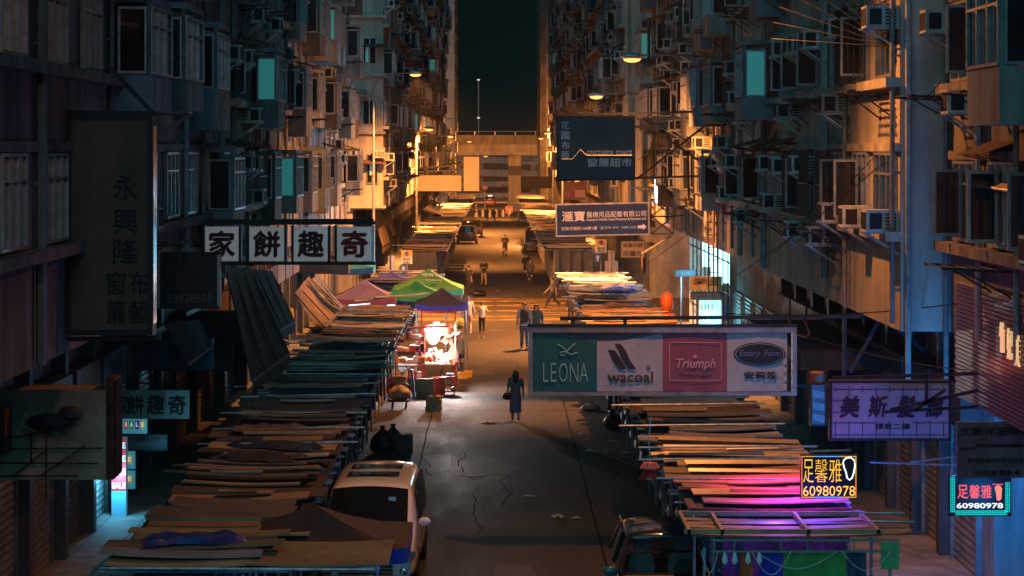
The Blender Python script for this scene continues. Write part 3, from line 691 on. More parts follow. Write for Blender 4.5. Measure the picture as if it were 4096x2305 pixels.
def crumple(k):
    r = random.Random(900 + k); n = 9; w, h = r.uniform(.5, .9), r.uniform(.3, .6); vs = []
    for a in range(n+1):
        for c in range(n+1): vs.append(((a/n-.5)*2*w*(1 + .2*math.sin(c*1.3+k)) + r.uniform(-.03, .03), (c/n-.5)*2*h*(1 + .2*math.sin(a*1.1+k)) + r.uniform(-.03, .03), max(0, .05 + .05*math.sin(a*1.7+k)*math.sin(c*1.2) + r.uniform(-.02, .03)) if 0 < a < n and 0 < c < n else 0.0))
    return MB().add(vs, [(a*(n+1)+c, a*(n+1)+c+1, (a+1)*(n+1)+c+1, (a+1)*(n+1)+c) for a in range(n) for c in range(n)]).mesh('loose_tarpaulin', r.choice([m_tarp_d, m_tarps[1], m_ply3, m_tarps[2], m_scrapw]), smooth=True)
m_scrapw = mat('pale_plastic_sheet', (.38,.38,.40), .4, 0, .2, 4, bump=.3)
ROWS = []
i = 0; d = 117.5; r = random.Random(77)
while d > 34.6:
    if not (93.5 < d < 108):
        cold = 50 < d < 74
        stall('market stall, %s from the junction, in the row beside the white van' % ordw(i), -1, d, seed=100+i, L=2.5, xin=3.05, group='market stalls beside the white van',
              kinds=([m_ply3, m_ply2, m_ply3, m_ply2, m_ply] if 50 < d < 84 else [m_ply, m_ply, m_ply3, m_ply2])); i += 1  # greyer boards put this stretch's cool light into the roof colour
    d -= 2.45
i = 0; d = 116.5
while d > 41:
    k = [m_corr, m_corr, m_ply, m_ply3] if d < 50 or d > 96 else [m_ply, m_ply, m_ply3, m_corr]
    stall('market stall, %s from the junction, in the row beside the black car' % ordw(i), 1, d, seed=300+i, L=2.8, xin=3.15, group='market stalls beside the black car', kinds=k, tilt=.03); i += 1
    d -= 2.55
i = 0; d = 150.0
while d < 322:
    stall('market stall, %s beyond the junction, in the row under the blank billboards' % ordw(i), -1, d, P=3.0, L=2.7, xin=2.9 - .002*(d-150), seed=500+i, group='market stalls past the junction under the blank billboards', detail=d < 215,
          kinds=[m_ply, m_corr, m_ply3, m_ply2, m_ply]); i += 1
    d += 3.5 if d < 240 else 4.6
i = 0; d = 151.0
while d < 322:
    stall('market stall, %s beyond the junction, in the row under the medical sign' % ordw(i), 1, d, P=3.0, L=3.0, xin=2.9, seed=700+i, group='market stalls past the junction under the medical sign', detail=d < 215,
          kinds=[m_ply, m_corr, m_ply3, m_corr, m_ply2]); i += 1
    d += 3.5 if d < 240 else 4.6

# ---- last stall beside the black car: tray roof of planks on a ladder frame, coloured panels and hanging flex
t = thing('market_stall', 'closest plank-tray stall overlapping the black car with coloured panels below', 'market stall', (4.35, 38.6, 0), 0, 'market stalls beside the black car')
for j in range(5):
    link('roof_board', board_mesh(2.9, .3, m_corr if j in (1, 3) else m_ply, 'corr' if j in (1, 3) else 'ply'), t, (0.05, -.75 + j*.36, 2.58), (0, 0, 0))
for x in (-1.45, -.95, 0.35, 1.4): MB().box(x, x+.05, -.95, .95, 2.61, 2.68).build('batten', m_ply, t)
for y in (-.95, .9): MB().box(-1.5, 1.5, y, y+.05, 2.615, 2.685).build('edge_rail', m_ply, t)
lad = MB()
for z in (2.53, 2.36): lad.bar((-1.1, -1.0, z), (1.75, -1.0, z), .03)
for x in (-1.05, -.75, -.05, .35, .95, 1.05, 1.55, 1.7): lad.bar((x, -1.0, 2.36), (x, -1.0, 2.53), .022)
lad.build('ladder_frame', mat('green_grey_metal', (.22,.30,.24), .5, .4), t)
for x0, x1, c, nm in ((-.65, -.46, (.60,.15,.03), 'orange'), (-.36, -.02, (.01,.05,.60), 'blue'), (0, .95, (.06,.36,.08), 'green'), (.97, 1.25, (.03,.08,.16), 'navy')):
    n = 6; vs = []
    for i in range(n+1):
        x = x0 + (x1-x0)*i/n; vs += [(x, -.9 + .02*math.sin(i*2), 2.33), (x, -.9 + .03*math.sin(i*2), .3)]
    MB().add(vs, [(2*i, 2*i+1, 2*i+3, 2*i+2) for i in range(n)]).build('curtain_panel', mat('panel_'+nm, c, .7, 0, .25, 3), t)
for x in (-1.2, 1.6):
    for y in (-.95, .95): link('post', m_post, t, (x, y, 0))
m_flex = mat('white_flex', (.55,.55,.55), .5)
for x0, x1, dz in ((-1.25, -1.0, .55), (-.5, .1, .6), (-.45, .8, .45), (.85, 1.6, .5)):
    pts = [(x0 + (x1-x0)*i/10, -1.06, 2.38 - dz*.6*math.sin(math.pi*i/10)) for i in range(11)]
    MB().tube(pts, .009, 5).build('hanging_flex', m_flex, t, smooth=True)
for x in (-.9, -.75, -.55, -.38): MB().lathe([(.01, .12), (.03, .06), (.045, 0), (.03, -.05), (.005, -.07)], 8, (x, -1.06, 2.24)).build('bulb', emit('off_bulb_glow', (.35,.6,.65), .02), t, smooth=True)  # unlit bulbs given a faint glow of their own
MB().box(1.45, 1.72, -1.06, -1.02, 2.1, 2.5).build('switch_box', mat('green_box', (.10,.45,.18), .5), t)
for y in (-.4, .5): MB().tube([(1.35, y, 2.72), (2.05, y-.05, 2.72)], .02, 6).build('loose_pole', m_galv, t)

# ---- nearest stalls on the van side: wide plywood roofs, dark gazebo cloth with blue valance
t = thing('market_stall', 'lowest wide plywood stall beside the dark gazebo with blue-lit counter', 'market stall', (-3.45, 36.2, 0), 0, 'market stalls beside the white van')
for x, w, L in ((-1.05, 1.9, 2.0), (.93, 1.8, 2.05)):
    link('roof_board', board_mesh(L, w, m_ply, 'ply'), t, (x, -.1, 2.58), (.03, 0, 0))
MB().tube([(-2.1, -1.08, 2.52), (1.75, -1.08, 2.5)], .025, 6).build('edge_rail', m_galv, t)
for x in (-2.0, -.1, 1.7):
    for y in (-1.0, .9): link('post', m_post, t, (x, y, 0))
sh = MB().box(1.45, 1.95, -1.0, -.55, 1.9, 1.95); sh.build('counter', m_white, t)
for i in range(4): MB().box(1.5 + .1*i, 1.58 + .1*i, -1.0, -.8, 1.95, 2.2 + .03*i).build('packet', m_white, t)
MB().tube([(1.55, -1.02, 2.35), (1.95, -1.02, 2.37)], .02, 6).build('tube_light', emit('blue_tube', (.08,.35,1.0), 1.5), t)
lamp(t, (1.8, -.95, 2.2), (.06, .25, 1.0), 6, .06)
lamp(t, (.2, -.9, 1.2), (.1, .5, 1.0), 4, .1)
def gazebo(label, cx, cy, wx, wy, ze, za, m, mv, val=.25, name='gazebo', legs=True, group=None, sag=.08):
    t = thing(name, label, 'gazebo', (cx, cy, 0), 0, group)
    n = 8; vs = [(0, 0, za)]; fs = []
    ring = []
    cs = [(-wx/2, -wy/2), (wx/2, -wy/2), (wx/2, wy/2), (-wx/2, wy/2)]
    for lev, f in ((1, .33), (2, .66), (3, 1.0)):
        idx = []
        for k in range(4):
            (ax, ay), (bx_, by_) = cs[k], cs[(k+1) % 4]
            for i in range(n):
                q = i/n; z = za + (ze-za)*f - sag*math.sin(math.pi*f)*1.0 - (sag*1.2*f*math.sin(math.pi*q))
                idx.append(len(vs)); vs.append(((ax+(bx_-ax)*q)*f, (ay+(by_-ay)*q)*f, z))
        ring.append(idx)
    N = 4*n
    for i in range(N): fs.append((0, ring[0][i], ring[0][(i+1) % N]))
    for a in range(2):
        for i in range(N): fs.append((ring[a][i], ring[a+1][i], ring[a+1][(i+1) % N], ring[a][(i+1) % N]))
    o = MB().add(vs, fs).build('canopy', m, t, smooth=True)
    lo = [tuple(Vector(vs[i]) + Vector((0, 0, -val))) for i in ring[2]]
    hi = [tuple(Vector(vs[i]) * 1.002) for i in ring[2]]
    MB().add(hi + lo, [(i, (i+1) % N, (i+1) % N + N, i+N) for i in range(N)]).build('valance', mv, t)
    if legs:
        for x, y in cs: MB().bar((x*.95, y*.95, 0), (x*.95, y*.95, ze-.05), .035).build('leg', m_galv, t)
    return t
g = gazebo('dark brown gazebo cloth with bright blue valance over the closest stalls', -2.75, 38.2, 2.9, 2.6, 2.52, 2.98, mat('brown_cloth', (.030,.020,.025), .8, 0, .3, 2, bump=.3), mat('blue_valance', (.01,.05,.5), .6, 0, .2, 2), .22)
lamp(g, (1.15, -1.0, 2.35), (.05, .25, 1.0), 5, .05)
gazebo('dusty pink parasol canopy over stalls near the street signs', -5.3, 101.5, 2.6, 2.4, 2.45, 3.15, mat('pink_cloth', (.50,.30,.38), .8, 0, .2, 2, bump=.3), mat('pink_valance', (.30,.08,.12), .8), .2)
g = gazebo('bright green square parasol with white payment lettering beside dark standing man', -2.85, 106.5, 3.0, 3.0, 2.55, 3.35, mat('green_cloth', (.08,.34,.06), .7, 0, .2, 2, bump=.3), mat('green_valance', (.10,.55,.40), .7), .25)
GREEN1 = g
gazebo('smaller green parasol just in front of the lettered green one', -3.2, 102.8, 2.5, 2.2, 2.5, 3.0, mat('green_cloth2', (.06,.42,.10), .7, 0, .2, 2, bump=.3), mat('green_valance2', (.06,.40,.10), .7), .18)
gazebo('dark navy gazebo with blue valance behind the snack stall', -2.05, 96.3, 2.0, 2.4, 2.55, 3.1, mat('navy_cloth', (.04,.035,.07), .8, 0, .2, 2), mat('navy_valance', (.02,.02,.35), .7), .25)
gazebo('turquoise shop awning canopy near the pink parasol', -6.5, 112, 2.2, 2.5, 3.2, 3.7, mat('turquoise_cloth', (.02,.22,.32), .7, 0, .2, 2), mat('turq_valance', (.02,.18,.36), .7), .25, legs=True)
gazebo('deep blue canopy beside the green parasols', -4.6, 111, 2.0, 2.0, 2.7, 3.0, mat('blue_cloth', (.03,.03,.22), .7, 0, .2, 2), mat('navy_valance', (.02,.02,.35), .7), .2)
# red hanging lamp at the stall beside the car
t = thing('pendant_lamp', 'red pendant lamp shade hanging from a stall beside the black car', 'lamp', pos(2600, 1915, 45.5))
MB().lathe([(.02, .17), (.05, .15), (.20, .02), (.21, 0), (.19, 0)], 16).build('shade', mat('red_shade', (.55,.03,.02), .25, 0, .1, coat=.5), t, smooth=True)
MB().lathe([(.16, .16), (.19, .2), (.13, .29), (.02, .31)], 16).build('upper_shade', mat('pink_shade', (.55,.14,.12), .4), t, smooth=True)
MB().tube([(0, 0, .3), (-.02, .05, .7), (.02, .1, 1.1)], .008, 5).build('flex', m_flex, t)
# strip lights lying on the stall roofs by the parasols
for lx, (a, c) in enumerate((((1395, 1222), (1480, 1215)), ((1550, 1222), (1580, 1221)), ((1370, 1262), (1420, 1259)))):
    p, q = pos(*a, 92.0), pos(*c, 92.0)
    o = thing('strip_light', ['white strip light with blue glow on roofs before pink parasol', 'short blue-white bulb on roofs below the green parasol', 'lone cream strip light beside the brown tarpaulin awning'][lx], 'light', p)
    MB().tube([(0, 0, 0), tuple(q - p)], .022, 6).build('tube', emit('cool_tube%d' % lx, (.5,.75,1.0) if lx < 2 else (1,.9,.6), .8), o)
    if lx < 2: lamp(o, (.1, -.1, .12), (.25,.45,1.0), 1.5, .05)
# white poles on roofs
for lx, (a, c) in enumerate((((1420, 1205), (1720, 1172)), ((1500, 1190), (1650, 1180)))):
    p, q = pos(*a, 95.0), pos(*c, 95.5)
    tag(MB().tube([(0,0,0), tuple(q-p)], .04, 6).build('tent_pole', m_white, None, p), ['long white folded tent pole on the roofs before green parasol', 'short white tent pole behind the long one near green parasol'][lx], 'pole')
# ================================================================== SIGNS
_tc = bpy.data.curves.new('lettering_source', 'FONT'); _to = bpy.data.objects.new('lettering_source', _tc)
def text_mesh(s, w, h, m, bold=0.0, depth=.006, shear=0.0, name='lettering', keep=False):
    cjk = any(ord(c) > 0x2e80 for c in s) and bold > 0
    _tc.body = s; _tc.size = 1.0; _tc.offset = 0.0 if cjk else bold; _tc.extrude = .02; _tc.resolution_u = 3; _tc.shear = shear
    me = bpy.data.meshes.new_from_object(_to)
    if cjk:          # heavier strokes: overlaid copies, shifted sideways and each a hair further forward
        V = [tuple(v.co) for v in me.vertices]; Fc = [tuple(p.vertices) for p in me.polygons]; vs, fs = [], []
        for k, (ax, ay) in enumerate(((0, 0), (1, .3), (-1, -.3), (.3, 1), (-.3, -1))):
            fs += [tuple(i + len(vs) for i in f) for f in Fc]; vs += [(x + ax*bold*.8, y + ay*bold*.8, z + .004*k) for x, y, z in V]
        me = bpy.data.meshes.new(name); me.from_pydata(vs, [], fs); me.update()
    xs = [v.co.x for v in me.vertices]; ys = [v.co.y for v in me.vertices]
    x0, x1, y0, y1 = min(xs), max(xs), min(ys), max(ys)
    kx, ky = w/max(x1-x0, 1e-4), h/max(y1-y0, 1e-4)
    if keep: kx = ky = min(kx, ky)
    cx, cy = (x0+x1)/2, (y0+y1)/2
    for v in me.vertices:
        x, y, z = v.co; v.co = ((x-cx)*kx, -z/.02*depth, (y-cy)*ky)
    me.name = name; me.materials.clear(); me.materials.append(m)
    for p in me.polygons: p.material_index = 0
    return me
class Sign:
    """board facing the viewer; coordinates of its artwork are given in photo pixels and turned into metres on the board"""
    def __init__(s, name, label, box, D, face, frame=None, depth=.18, fw=.05, cat='sign', group=None, tilt=0.0, back=None):
        s.D = D; s.box = box; a, c = pos(box[0], box[3], D), pos(box[2], box[1], D)
        s.c = (a + c) / 2; s.w, s.h = c.x - a.x, c.z - a.z
        s.t = thing(name, label, cat, s.c, 0, group); s.t.rotation_euler = (0, tilt, 0)
        MB().box(-s.w/2, s.w/2, 0, depth, -s.h/2, s.h/2).build('panel', face, s.t)
        if frame:
            for nm, b in (('frame', (-s.w/2-fw, s.w/2+fw, s.h/2, s.h/2+fw)), ('frame', (-s.w/2-fw, s.w/2+fw, -s.h/2-fw, -s.h/2)), ('frame', (-s.w/2-fw, -s.w/2, -s.h/2, s.h/2)), ('frame', (s.w/2, s.w/2+fw, -s.h/2, s.h/2))):
                MB().box(b[0], b[1], -.03, depth+.01, b[2], b[3]).build(nm, frame, s.t)
    def P(s, sx, sy, off=.012):
        v = pos(sx, sy, s.D) - s.c; return Vector((v.x, -off, v.z))
    def text(s, txt, x0, y0, x1, y1, m, bold=0.0, shear=0.0, off=.008, name='lettering', depth=.004):
        a, c = s.P(x0, y1, off), s.P(x1, y0, off)
        o = link(name, text_mesh(txt, c.x-a.x, c.z-a.z, m, bold, depth, shear), s.t, ((a.x+c.x)/2, -off, (a.z+c.z)/2)); return o
    def rect(s, x0, y0, x1, y1, m, name='colour_field', off=.004, th=.003):
        a, c = s.P(x0, y1), s.P(x1, y0)
        return MB().box(a.x, c.x, -off-th, -off+.0005, a.z, c.z).build(name, m, s.t)
    def poly(s, pts, m, name='emblem', off=.01):
        q = [s.P(*p) for p in pts]; return MB().prism([(v.x, v.z) for v in q], -off-.003, -off, 'y').build(name, m, s.t)
    def line(s, pts, wpx, m, name='emblem', off=.012):
        b = MB(); w = wpx * s.D / F
        q = [s.P(*p, off) for p in pts]
        b.tube(q, w/2, 6); return b.build(name, m, s.t, smooth=True)
def ink(name, c, r=.7): return mat('ink_'+name, c, r, 0, .15, 4)
k_black, k_red, k_white, k_brown = ink('black', (.012,.010,.010)), ink('red', (.30,.01,.015)), ink('white', (.62,.62,.60)), ink('brown', (.05,.02,.018))
m_frame = mat('sign_frame_dark', (.03,.028,.026), .6, .3, .3, 4)
m_silver = mat('sign_frame_silver', (.45,.45,.44), .3, .8, .3, 4)

def truss(label, pts, w=.06, loc=(0,0,0), m=None):
    t = thing('sign_bracket', label, 'sign bracket', loc)
    for a, b in pts: MB().bar(tuple(Vector(a)-Vector(loc)), tuple(Vector(b)-Vector(loc)), w).build('strut', m or m_steel, t)
    return t

# 1 tall vertical curtain shop sign
S = Sign('vertical_sign', 'tall brown vertical sign with dark curtain shop characters', (285, 480, 590, 1320), 42, mat('sign_brown', (.17,.095,.06), .6, 0, .3, 1, streak=.3), m_frame, .45, .09)
for ch, y0 in (('永', 700), ('興', 835), ('隆', 955)): S.text(ch, 452, y0, 552, y0+100, k_black, .02)
for ch, x0, y0 in (('窗', 425, 1085), ('布', 515, 1085), ('簾', 425, 1200), ('藝', 515, 1200)): S.text(ch, x0, y0, x0+80, y0+96, k_black, .015)
MB().box(S.w/2+.092, S.w/2+.098, .02, .42, -S.h/2+.1, S.h/2-.1).build('side_panel', mat('mirror_side', (.5,.5,.48), .15, .9, .3, 3), S.t)
truss('steel beam and stay holding the tall vertical sign', [(pos(0, 1362, 42.2), pos(640, 1352, 42.2)), (pos(0, 445, 42.2), pos(640, 455, 42.2)), (pos(420, 250, 42.3), pos(610, 450, 42.3))], .07, tuple(pos(0, 1362, 42.2)))
# 2 dark phone number sign
S = Sign('hanging_sign', 'small dark sign with foot characters and phone number 23938698', (650, 1020, 870, 1225), 50, mat('sign_black', (.010,.011,.013), .4, 0, .2, 2), m_frame, .25, .05)
S.text('足', 658, 1042, 728, 1102, ink('dimred', (.05,.025,.025)), .02); S.text('跡', 752, 1042, 832, 1102, ink('dimred', (.05,.025,.025)), .02)
S.text('23938698', 668, 1178, 850, 1212, ink('dimgrey', (.10,.11,.11)), 0)
MB().box(S.w/2-.002, S.w/2+.055, -.036, -.031, -S.h/2, S.h/2).build('edge_strip', m_silver, S.t)
# 3 four-panel bakery sign, characters read from the end nearest the road
bx0 = (815, 960), (992, 1142), (1170, 1316), (1343, 1492)
bakery_face = mat('bakery_panel_glow', (.82,.78,.78), .5, 0, .15, 2, streak=.2); _pb = bakery_face.node_tree.nodes['Principled BSDF']; _pb.inputs['Emission Color'].default_value = (1, .85, .82, 1); _pb.inputs['Emission Strength'].default_value = .035  # weak glow built into the panel colour, no lamp inside
t3 = thing('bakery_sign', 'long bakery sign of four pale panels with big red characters', 'sign', pos(1150, 975, 59))
for (a, c), ch, tone in zip(bx0, '家餅趣奇', (.36, .40, .46, .50)):
    p0, p1 = pos(a, 1045, 59), pos(c, 908, 59); o3 = Vector(t3.location)
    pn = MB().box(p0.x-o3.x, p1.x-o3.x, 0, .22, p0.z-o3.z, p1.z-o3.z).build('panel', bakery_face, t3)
    cc = (p0+p1)/2 - o3
    link('lettering', text_mesh(ch, (p1.x-p0.x)*.74, (p1.z-p0.z)*.80, ink('maroon', (.09,.012,.014)) if ch != '奇' else k_red, .045), pn, (cc.x, -.006, cc.z))
    for q in (a, c):
        x = pos(q, 0, 59).x - o3.x; MB().box(x-.03, x+.03, -.03, .25, p0.z-o3.z-.03, p1.z-o3.z+.03).build('frame', m_frame if c < 1480 or q == a else m_silver, t3)
for sy in (893, 1054):
    p0, p1 = pos(740, sy, 59) - o3, pos(1502, sy, 59) - o3; MB().box(p0.x, p1.x, -.04, .26, p0.z-.035, p0.z+.035).build('frame', m_frame, t3)
truss('steel truss bars carrying the bakery sign', [(pos(600, 885, 59.4), pos(1495, 880, 59.4)), (pos(640, 985, 59.3), pos(820, 985, 59.3)), (pos(720, 890, 59.3), pos(790, 985, 59.3)), (pos(860, 890, 59.3), pos(790, 985, 59.3))], .06, tuple(pos(600, 885, 59.4)))
# 4 lower bakery sign under the canopy
S = Sign('hanging_sign', 'small pale bakery sign with black characters hanging over the pavement', (462, 1562, 757, 1676), 58, mat('sign_cream', (.42,.37,.31), .6, 0, .2, 2), None, .15)
for ch, x0 in zip('家餅趣奇', (440, 505, 586, 672)): S.text(ch, max(x0, 466), 1580, x0+72, 1660, k_black, .03)
truss('thin rods holding the small bakery sign', [(pos(470, 1535, 58.1), pos(690, 1530, 58.1)), (pos(510, 1535, 58.1), pos(510, 1562, 58.1)), (pos(646, 1535, 58.1), pos(646, 1562, 58.1))], .04, tuple(pos(470, 1535, 58.1)))
# 5 faded beige canopy board
S = Sign('canopy_board', 'large faded beige fascia board lettered PROFESSIONAL with ribbed dark end', (0, 1560, 424, 1920), 44, mat('sign_beige', (.60,.50,.36), .75, 0, .35, 1.2, streak=.4), None, .9)
S.text('PROFESSION', 70, 1765, 310, 1790, ink('fade', (.55,.50,.40)), .01); S.text('AX', 60, 1650, 240, 1742, ink('fade', (.55,.50,.40)), .01)
rb = MB()
for i in range(14): rb.box(S.w/2+.002, S.w/2+.16, .04 + i*.06, .075 + i*.06, -S.h/2+.05, S.h/2+.15)
o = MB().box(S.w/2, S.w/2+.13, .0, .9, -S.h/2, S.h/2+.2).build('end_panel', m_rust, S.t); rb.build('rib', m_dark, o)
for a, c in (((0, 1790), (420, 1787)), ((5, 1845), (400, 1848)), ((0, 1898), (320, 1897)), ((60, 1900), (200, 1790)), ((175, 1895), (352, 1775)), ((135, 1720), (135, 1850)), ((195, 1725), (195, 1990)), ((50, 1745), (210, 1720))):
    MB().bar(S.P(*a, .25), S.P(*c, .25), .03).build('rack_bar', m_rust, S.t)
tag(MB().ell((0,0,0), .42, .3, .16, 12, 6).ell((.35,.0,.15), .22, .2, .14, 10, 5).build('bundled_cloth', m_tarp_d, None, pos(200, 1690, 43.6), smooth=True), 'black bundle of cloth lying on the bars of the faded beige fascia board', 'cloth')
# 6 sale light box on the pavement
red_e, wht_e, teal_e = emit('sale_red', (.75,.02,.03), .10), emit('sale_white', (.8,.85,.9), .20), emit('sale_teal', (.10,.5,.6), .10)
m_lb = emit('sale_base', (.16,.52,.62), .05)
S = Sign('sale_banner', 'tall red light box repeating SALE on a pale blue base', (446, 1752, 504, 2088), 56.4, m_lb, None, .25)
S.rect(446, 1752, 504, 1964, red_e)
for y in (1770, 1822, 1875, 1930): S.text('SALE', 448, y, 502, y+24, wht_e, .02)
lamp(S.t, (0, -.35, .1), (.12,.62,1.0), 26, .1)
for (bx, lab, txt) in (((490, 1677, 588, 1735), 'glowing green poster with SALE bags above the red light box', 'SALE'), ((500, 1806, 540, 1876), 'upper small turquoise poster with a yellow bag beside red light box', 'E'), ((500, 1884, 540, 1956), 'lower small turquoise poster with a yellow bag beside red light box', 'E')):
    S = Sign('poster', lab, bx, 57.2, teal_e, None, .06, cat='poster', group='sale posters')
    w = bx[2]-bx[0]; n = len(txt)
    for i, ch in enumerate(txt):
        x0 = bx[0] + w*(.05 + .9*i/n) if n > 1 else bx[0]+8; x1 = bx[0] + w*(.05 + .9*(i+.85)/n) if n > 1 else bx[2]-10
        yc = bx[1]+6 if n > 1 else bx[1]+16
        S.poly([(x0, yc), (x1, yc), (x1-2, yc+34), (x0+2, yc+34)], emit('bag%d' % i if n > 1 else 'bag3', ((.6,.08,.06), (.05,.35,.08), (.15,.05,.3), (.75,.5,.05))[i if n > 1 else 3], .10), 'bag')
        S.text(ch, x0+5, yc+6, x1-5, yc+24, wht_e, .02, off=.018)
S = Sign('hanging_sign', 'small weathered grey sign with faint characters beside the SALE light box', (497, 1740, 668, 1800), 57.6, mat('sign_grey', (.16,.15,.17), .7, 0, .3, 3), m_frame, .08, .02)
S.text('石灣公仔', 525, 1748, 640, 1766, ink('faint', (.07,.06,.06)), .01); S.text('LIGHTING', 550, 1786, 620, 1794, ink('faint', (.07,.06,.06)), 0)
# 7 blue sheet canopy with letter B
S = Sign('shop_fascia', 'dim blue shop fascia lettered B under the dark phone sign', (408, 1358, 850, 1478), 60, mat('sign_blue', (.05,.10,.17), .5, 0, .3, 1, streak=.3), None, .3)
S.text('B', 676, 1378, 724, 1436, k_black, .05); S.rect(676, 1442, 724, 1448, k_black)
# 8 curtain billboard
m_navy = mat('sign_navy', (.022,.045,.055), .35, 0, .2, 1); k_ltb = ink('paleblue', (.50,.52,.66))
S = Sign('billboard', 'dark teal curtain mart billboard on a steel truss above the stalls', (2232, 470, 2535, 716), 84, m_navy, m_frame, .3, .05)
for ch, y in zip('花園布藝', (486, 526, 566, 604)): S.text(ch, 2245, y, 2278, y+32, k_ltb, .012)
S.text('curtains mart', 2348, 597, 2528, 618, ink('palegrey', (.70,.70,.74)), .005)
S.text('窗簾超市', 2350, 633, 2528, 668, ink('palepink', (.80,.66,.66)), .03)
S.text('home-text.com', 2410, 691, 2530, 706, ink('dimblue', (.05,.12,.30)), 0)
S.line([(2245, 637), (2290, 637), (2322, 598), (2346, 622), (2528, 622)], 4, ink('gold', (.62,.55,.36)))
D = 84.1
truss('crossed steel truss holding the curtain mart billboard to the pinkish tenement', [(pos(2222, 462, D), pos(2862, 445, D)), (pos(2222, 722, D), pos(2900, 702, D)), (pos(2545, 470, D), pos(2880, 702, D)), (pos(2545, 718, D), pos(2862, 470, D)), (pos(2752, 600, D), pos(2756, 800, D))], .07, tuple(pos(2222, 462, D)))
# lattice mast standing below the billboard bracket
D = 86.0; lt = [(pos(x, 708, D), pos(x+4, 1170, D)) for x in (2830, 2850, 2866)]
lt += [(pos(2830, y, D), pos(2868, y, D)) for y in range(740, 1180, 50)]
truss('tall lattice ladder mast in front of the bright shop', lt, .035, tuple(pos(2830, 708, D)))
# 9 medical supplies sign
m_blue = mat('sign_darkblue', (.004,.030,.14), .65, 0, .2, 1); k_pp = ink('palepink2', (.85,.76,.76)); k_pt = ink('paleteal', (.45,.65,.75))
S = Sign('billboard', 'dark blue medical supplies sign with white characters and arrow', (2228, 818, 2592, 938), 100, m_blue, m_silver, .3, .06, tilt=-.022)
S.text('滙寶', 2248, 842, 2340, 884, k_pp, .025); S.text('醫療用品配套有限公司', 2347, 846, 2585, 870, k_pp, .008)
S.text('Solutions Health Care Products & Services Ltd.', 2347, 873, 2585, 883, k_pp, .02)
S.text('旺角花園街168號1樓', 2245, 905, 2388, 919, k_pp, .01); S.text('☎2395 2027  2688 2022', 2398, 905, 2545, 918, k_pt, .005)
S.poly([(2550, 905), (2570, 905), (2570, 898), (2586, 911), (2570, 924), (2570, 917), (2550, 917)], k_pp)
D = 100.2; fr = []
for (x0, y0, x1, y1) in ((2604, 798, 2694, 866), (2604, 866, 2694, 936)):
    fr += [(pos(x0, y0, D), pos(x1, y0, D)), (pos(x0, y1, D), pos(x1, y1, D)), (pos(x0, y0, D), pos(x0, y1, D)), (pos(x1, y0, D), pos(x1, y1, D)), (pos(x0, y0, D), pos(x1, y1, D)), (pos(x1, y0, D), pos(x0, y1, D))]
fr += [(pos(2694, 866, D), pos(2750, 860, D)), (pos(2694, 800, D), pos(2750, 800, D))]
truss('small crossed steel cage at the end of the medical supplies sign', fr, .05, tuple(pos(2604, 798, D)))
# 10 lingerie banner
D = 52.0
S = Sign('banner', 'long lingerie banner in four colours on a steel frame over the road', (2128, 1330, 3150, 1568), D, mat('banner_backing', (.11,.10,.10), .7, 0, .2, 2), None, .03)
c_gr, c_wh, c_rd, c_w2 = (mat('banner_green', (.006,.085,.075), .55, 0, .2, 1.5, bump=.2), mat('banner_white', (.34,.33,.31), .55, 0, .15, 1.5, bump=.2), mat('banner_red', (.22,.05,.06), .55, 0, .2, 1.5, bump=.2), mat('banner_white2', (.33,.34,.32), .55, 0, .15, 1.5, bump=.2))
def cloth(x0, x1, m, sags):
    n = 8; vs = []
    for i in range(n+1):
        x = x0 + (x1-x0)*i/n; yt = sags(x)
        for j in range(5):
            v = S.P(x, yt + (1566-yt)*j/4, .012 + .012*math.sin(x*.021 + j*.8)); vs.append(v)
    fs = [(i*5+j, i*5+j+1, (i+1)*5+j+1, (i+1)*5+j) for i in range(n) for j in range(4)]
    return MB().add(vs, fs).build('cloth_panel', m, S.t, smooth=True)
sg = lambda x: 1332 + (34*math.sin(math.pi*min(max((x-2180)/470, 0), 1)) if x < 2650 else 0)
cloth(2130, 2388, c_gr, sg); cloth(2388, 2650, c_wh, sg); cloth(2650, 2908, c_rd, sg); cloth(2908, 3148, c_w2, sg)
k_mint = ink('mint', (.22,.42,.38)); k_plum = ink('plum', (.030,.010,.022)); k_rose = ink('rose', (.50,.25,.26))
for ch, x in (('L', 2172), ('E', 2203), ('O', 2236), ('N', 2279), ('A', 2318)): S.text(ch, x, 1452, x+(22 if ch in 'LE' else 34), 1527, k_mint, -.012, off=.035)
S.line([(2230, 1376), (2255, 1392), (2272, 1412), (2258, 1422), (2240, 1420), (2238, 1410), (2262, 1406), (2285, 1418), (2310, 1410)], 5, k_mint, off=.035); S.line([(2300, 1374), (2280, 1392), (2262, 1412)], 6, k_mint, off=.035)
S.poly([(2458, 1374), (2482, 1376), (2500, 1398), (2520, 1440), (2545, 1477), (2515, 1474), (2490, 1440), (2475, 1400)], k_plum, off=.035); S.poly([(2432, 1398), (2460, 1402), (2478, 1428), (2505, 1476), (2475, 1476), (2450, 1440)], k_plum, off=.035)
S.text('wacoal', 2430, 1486, 2612, 1530, ink('ink_brown', (.035,.022,.018)), .012, off=.035); S.text('®', 2585, 1460, 2602, 1478, ink('ink_brown', (.035,.022,.018)), 0, off=.035)
for a in ((2676, 1368, 2886, 1371), (2676, 1520, 2886, 1523), (2676, 1368, 2679, 1523), (2883, 1368, 2886, 1523)): S.rect(*a, k_rose, 'emblem', .034)
S.text('Triumph', 2704, 1434, 2862, 1482, k_rose, .02, .25, off=.035); S.text('Inspired', 2714, 1484, 2845, 1498, ink('rose_dim', (.27,.09,.10)), 0, .2, off=.035)
S.poly([(2772, 1416), (2776, 1424), (2780, 1414), (2784, 1424), (2788, 1416), (2786, 1432), (2774, 1432)], k_rose, off=.035)
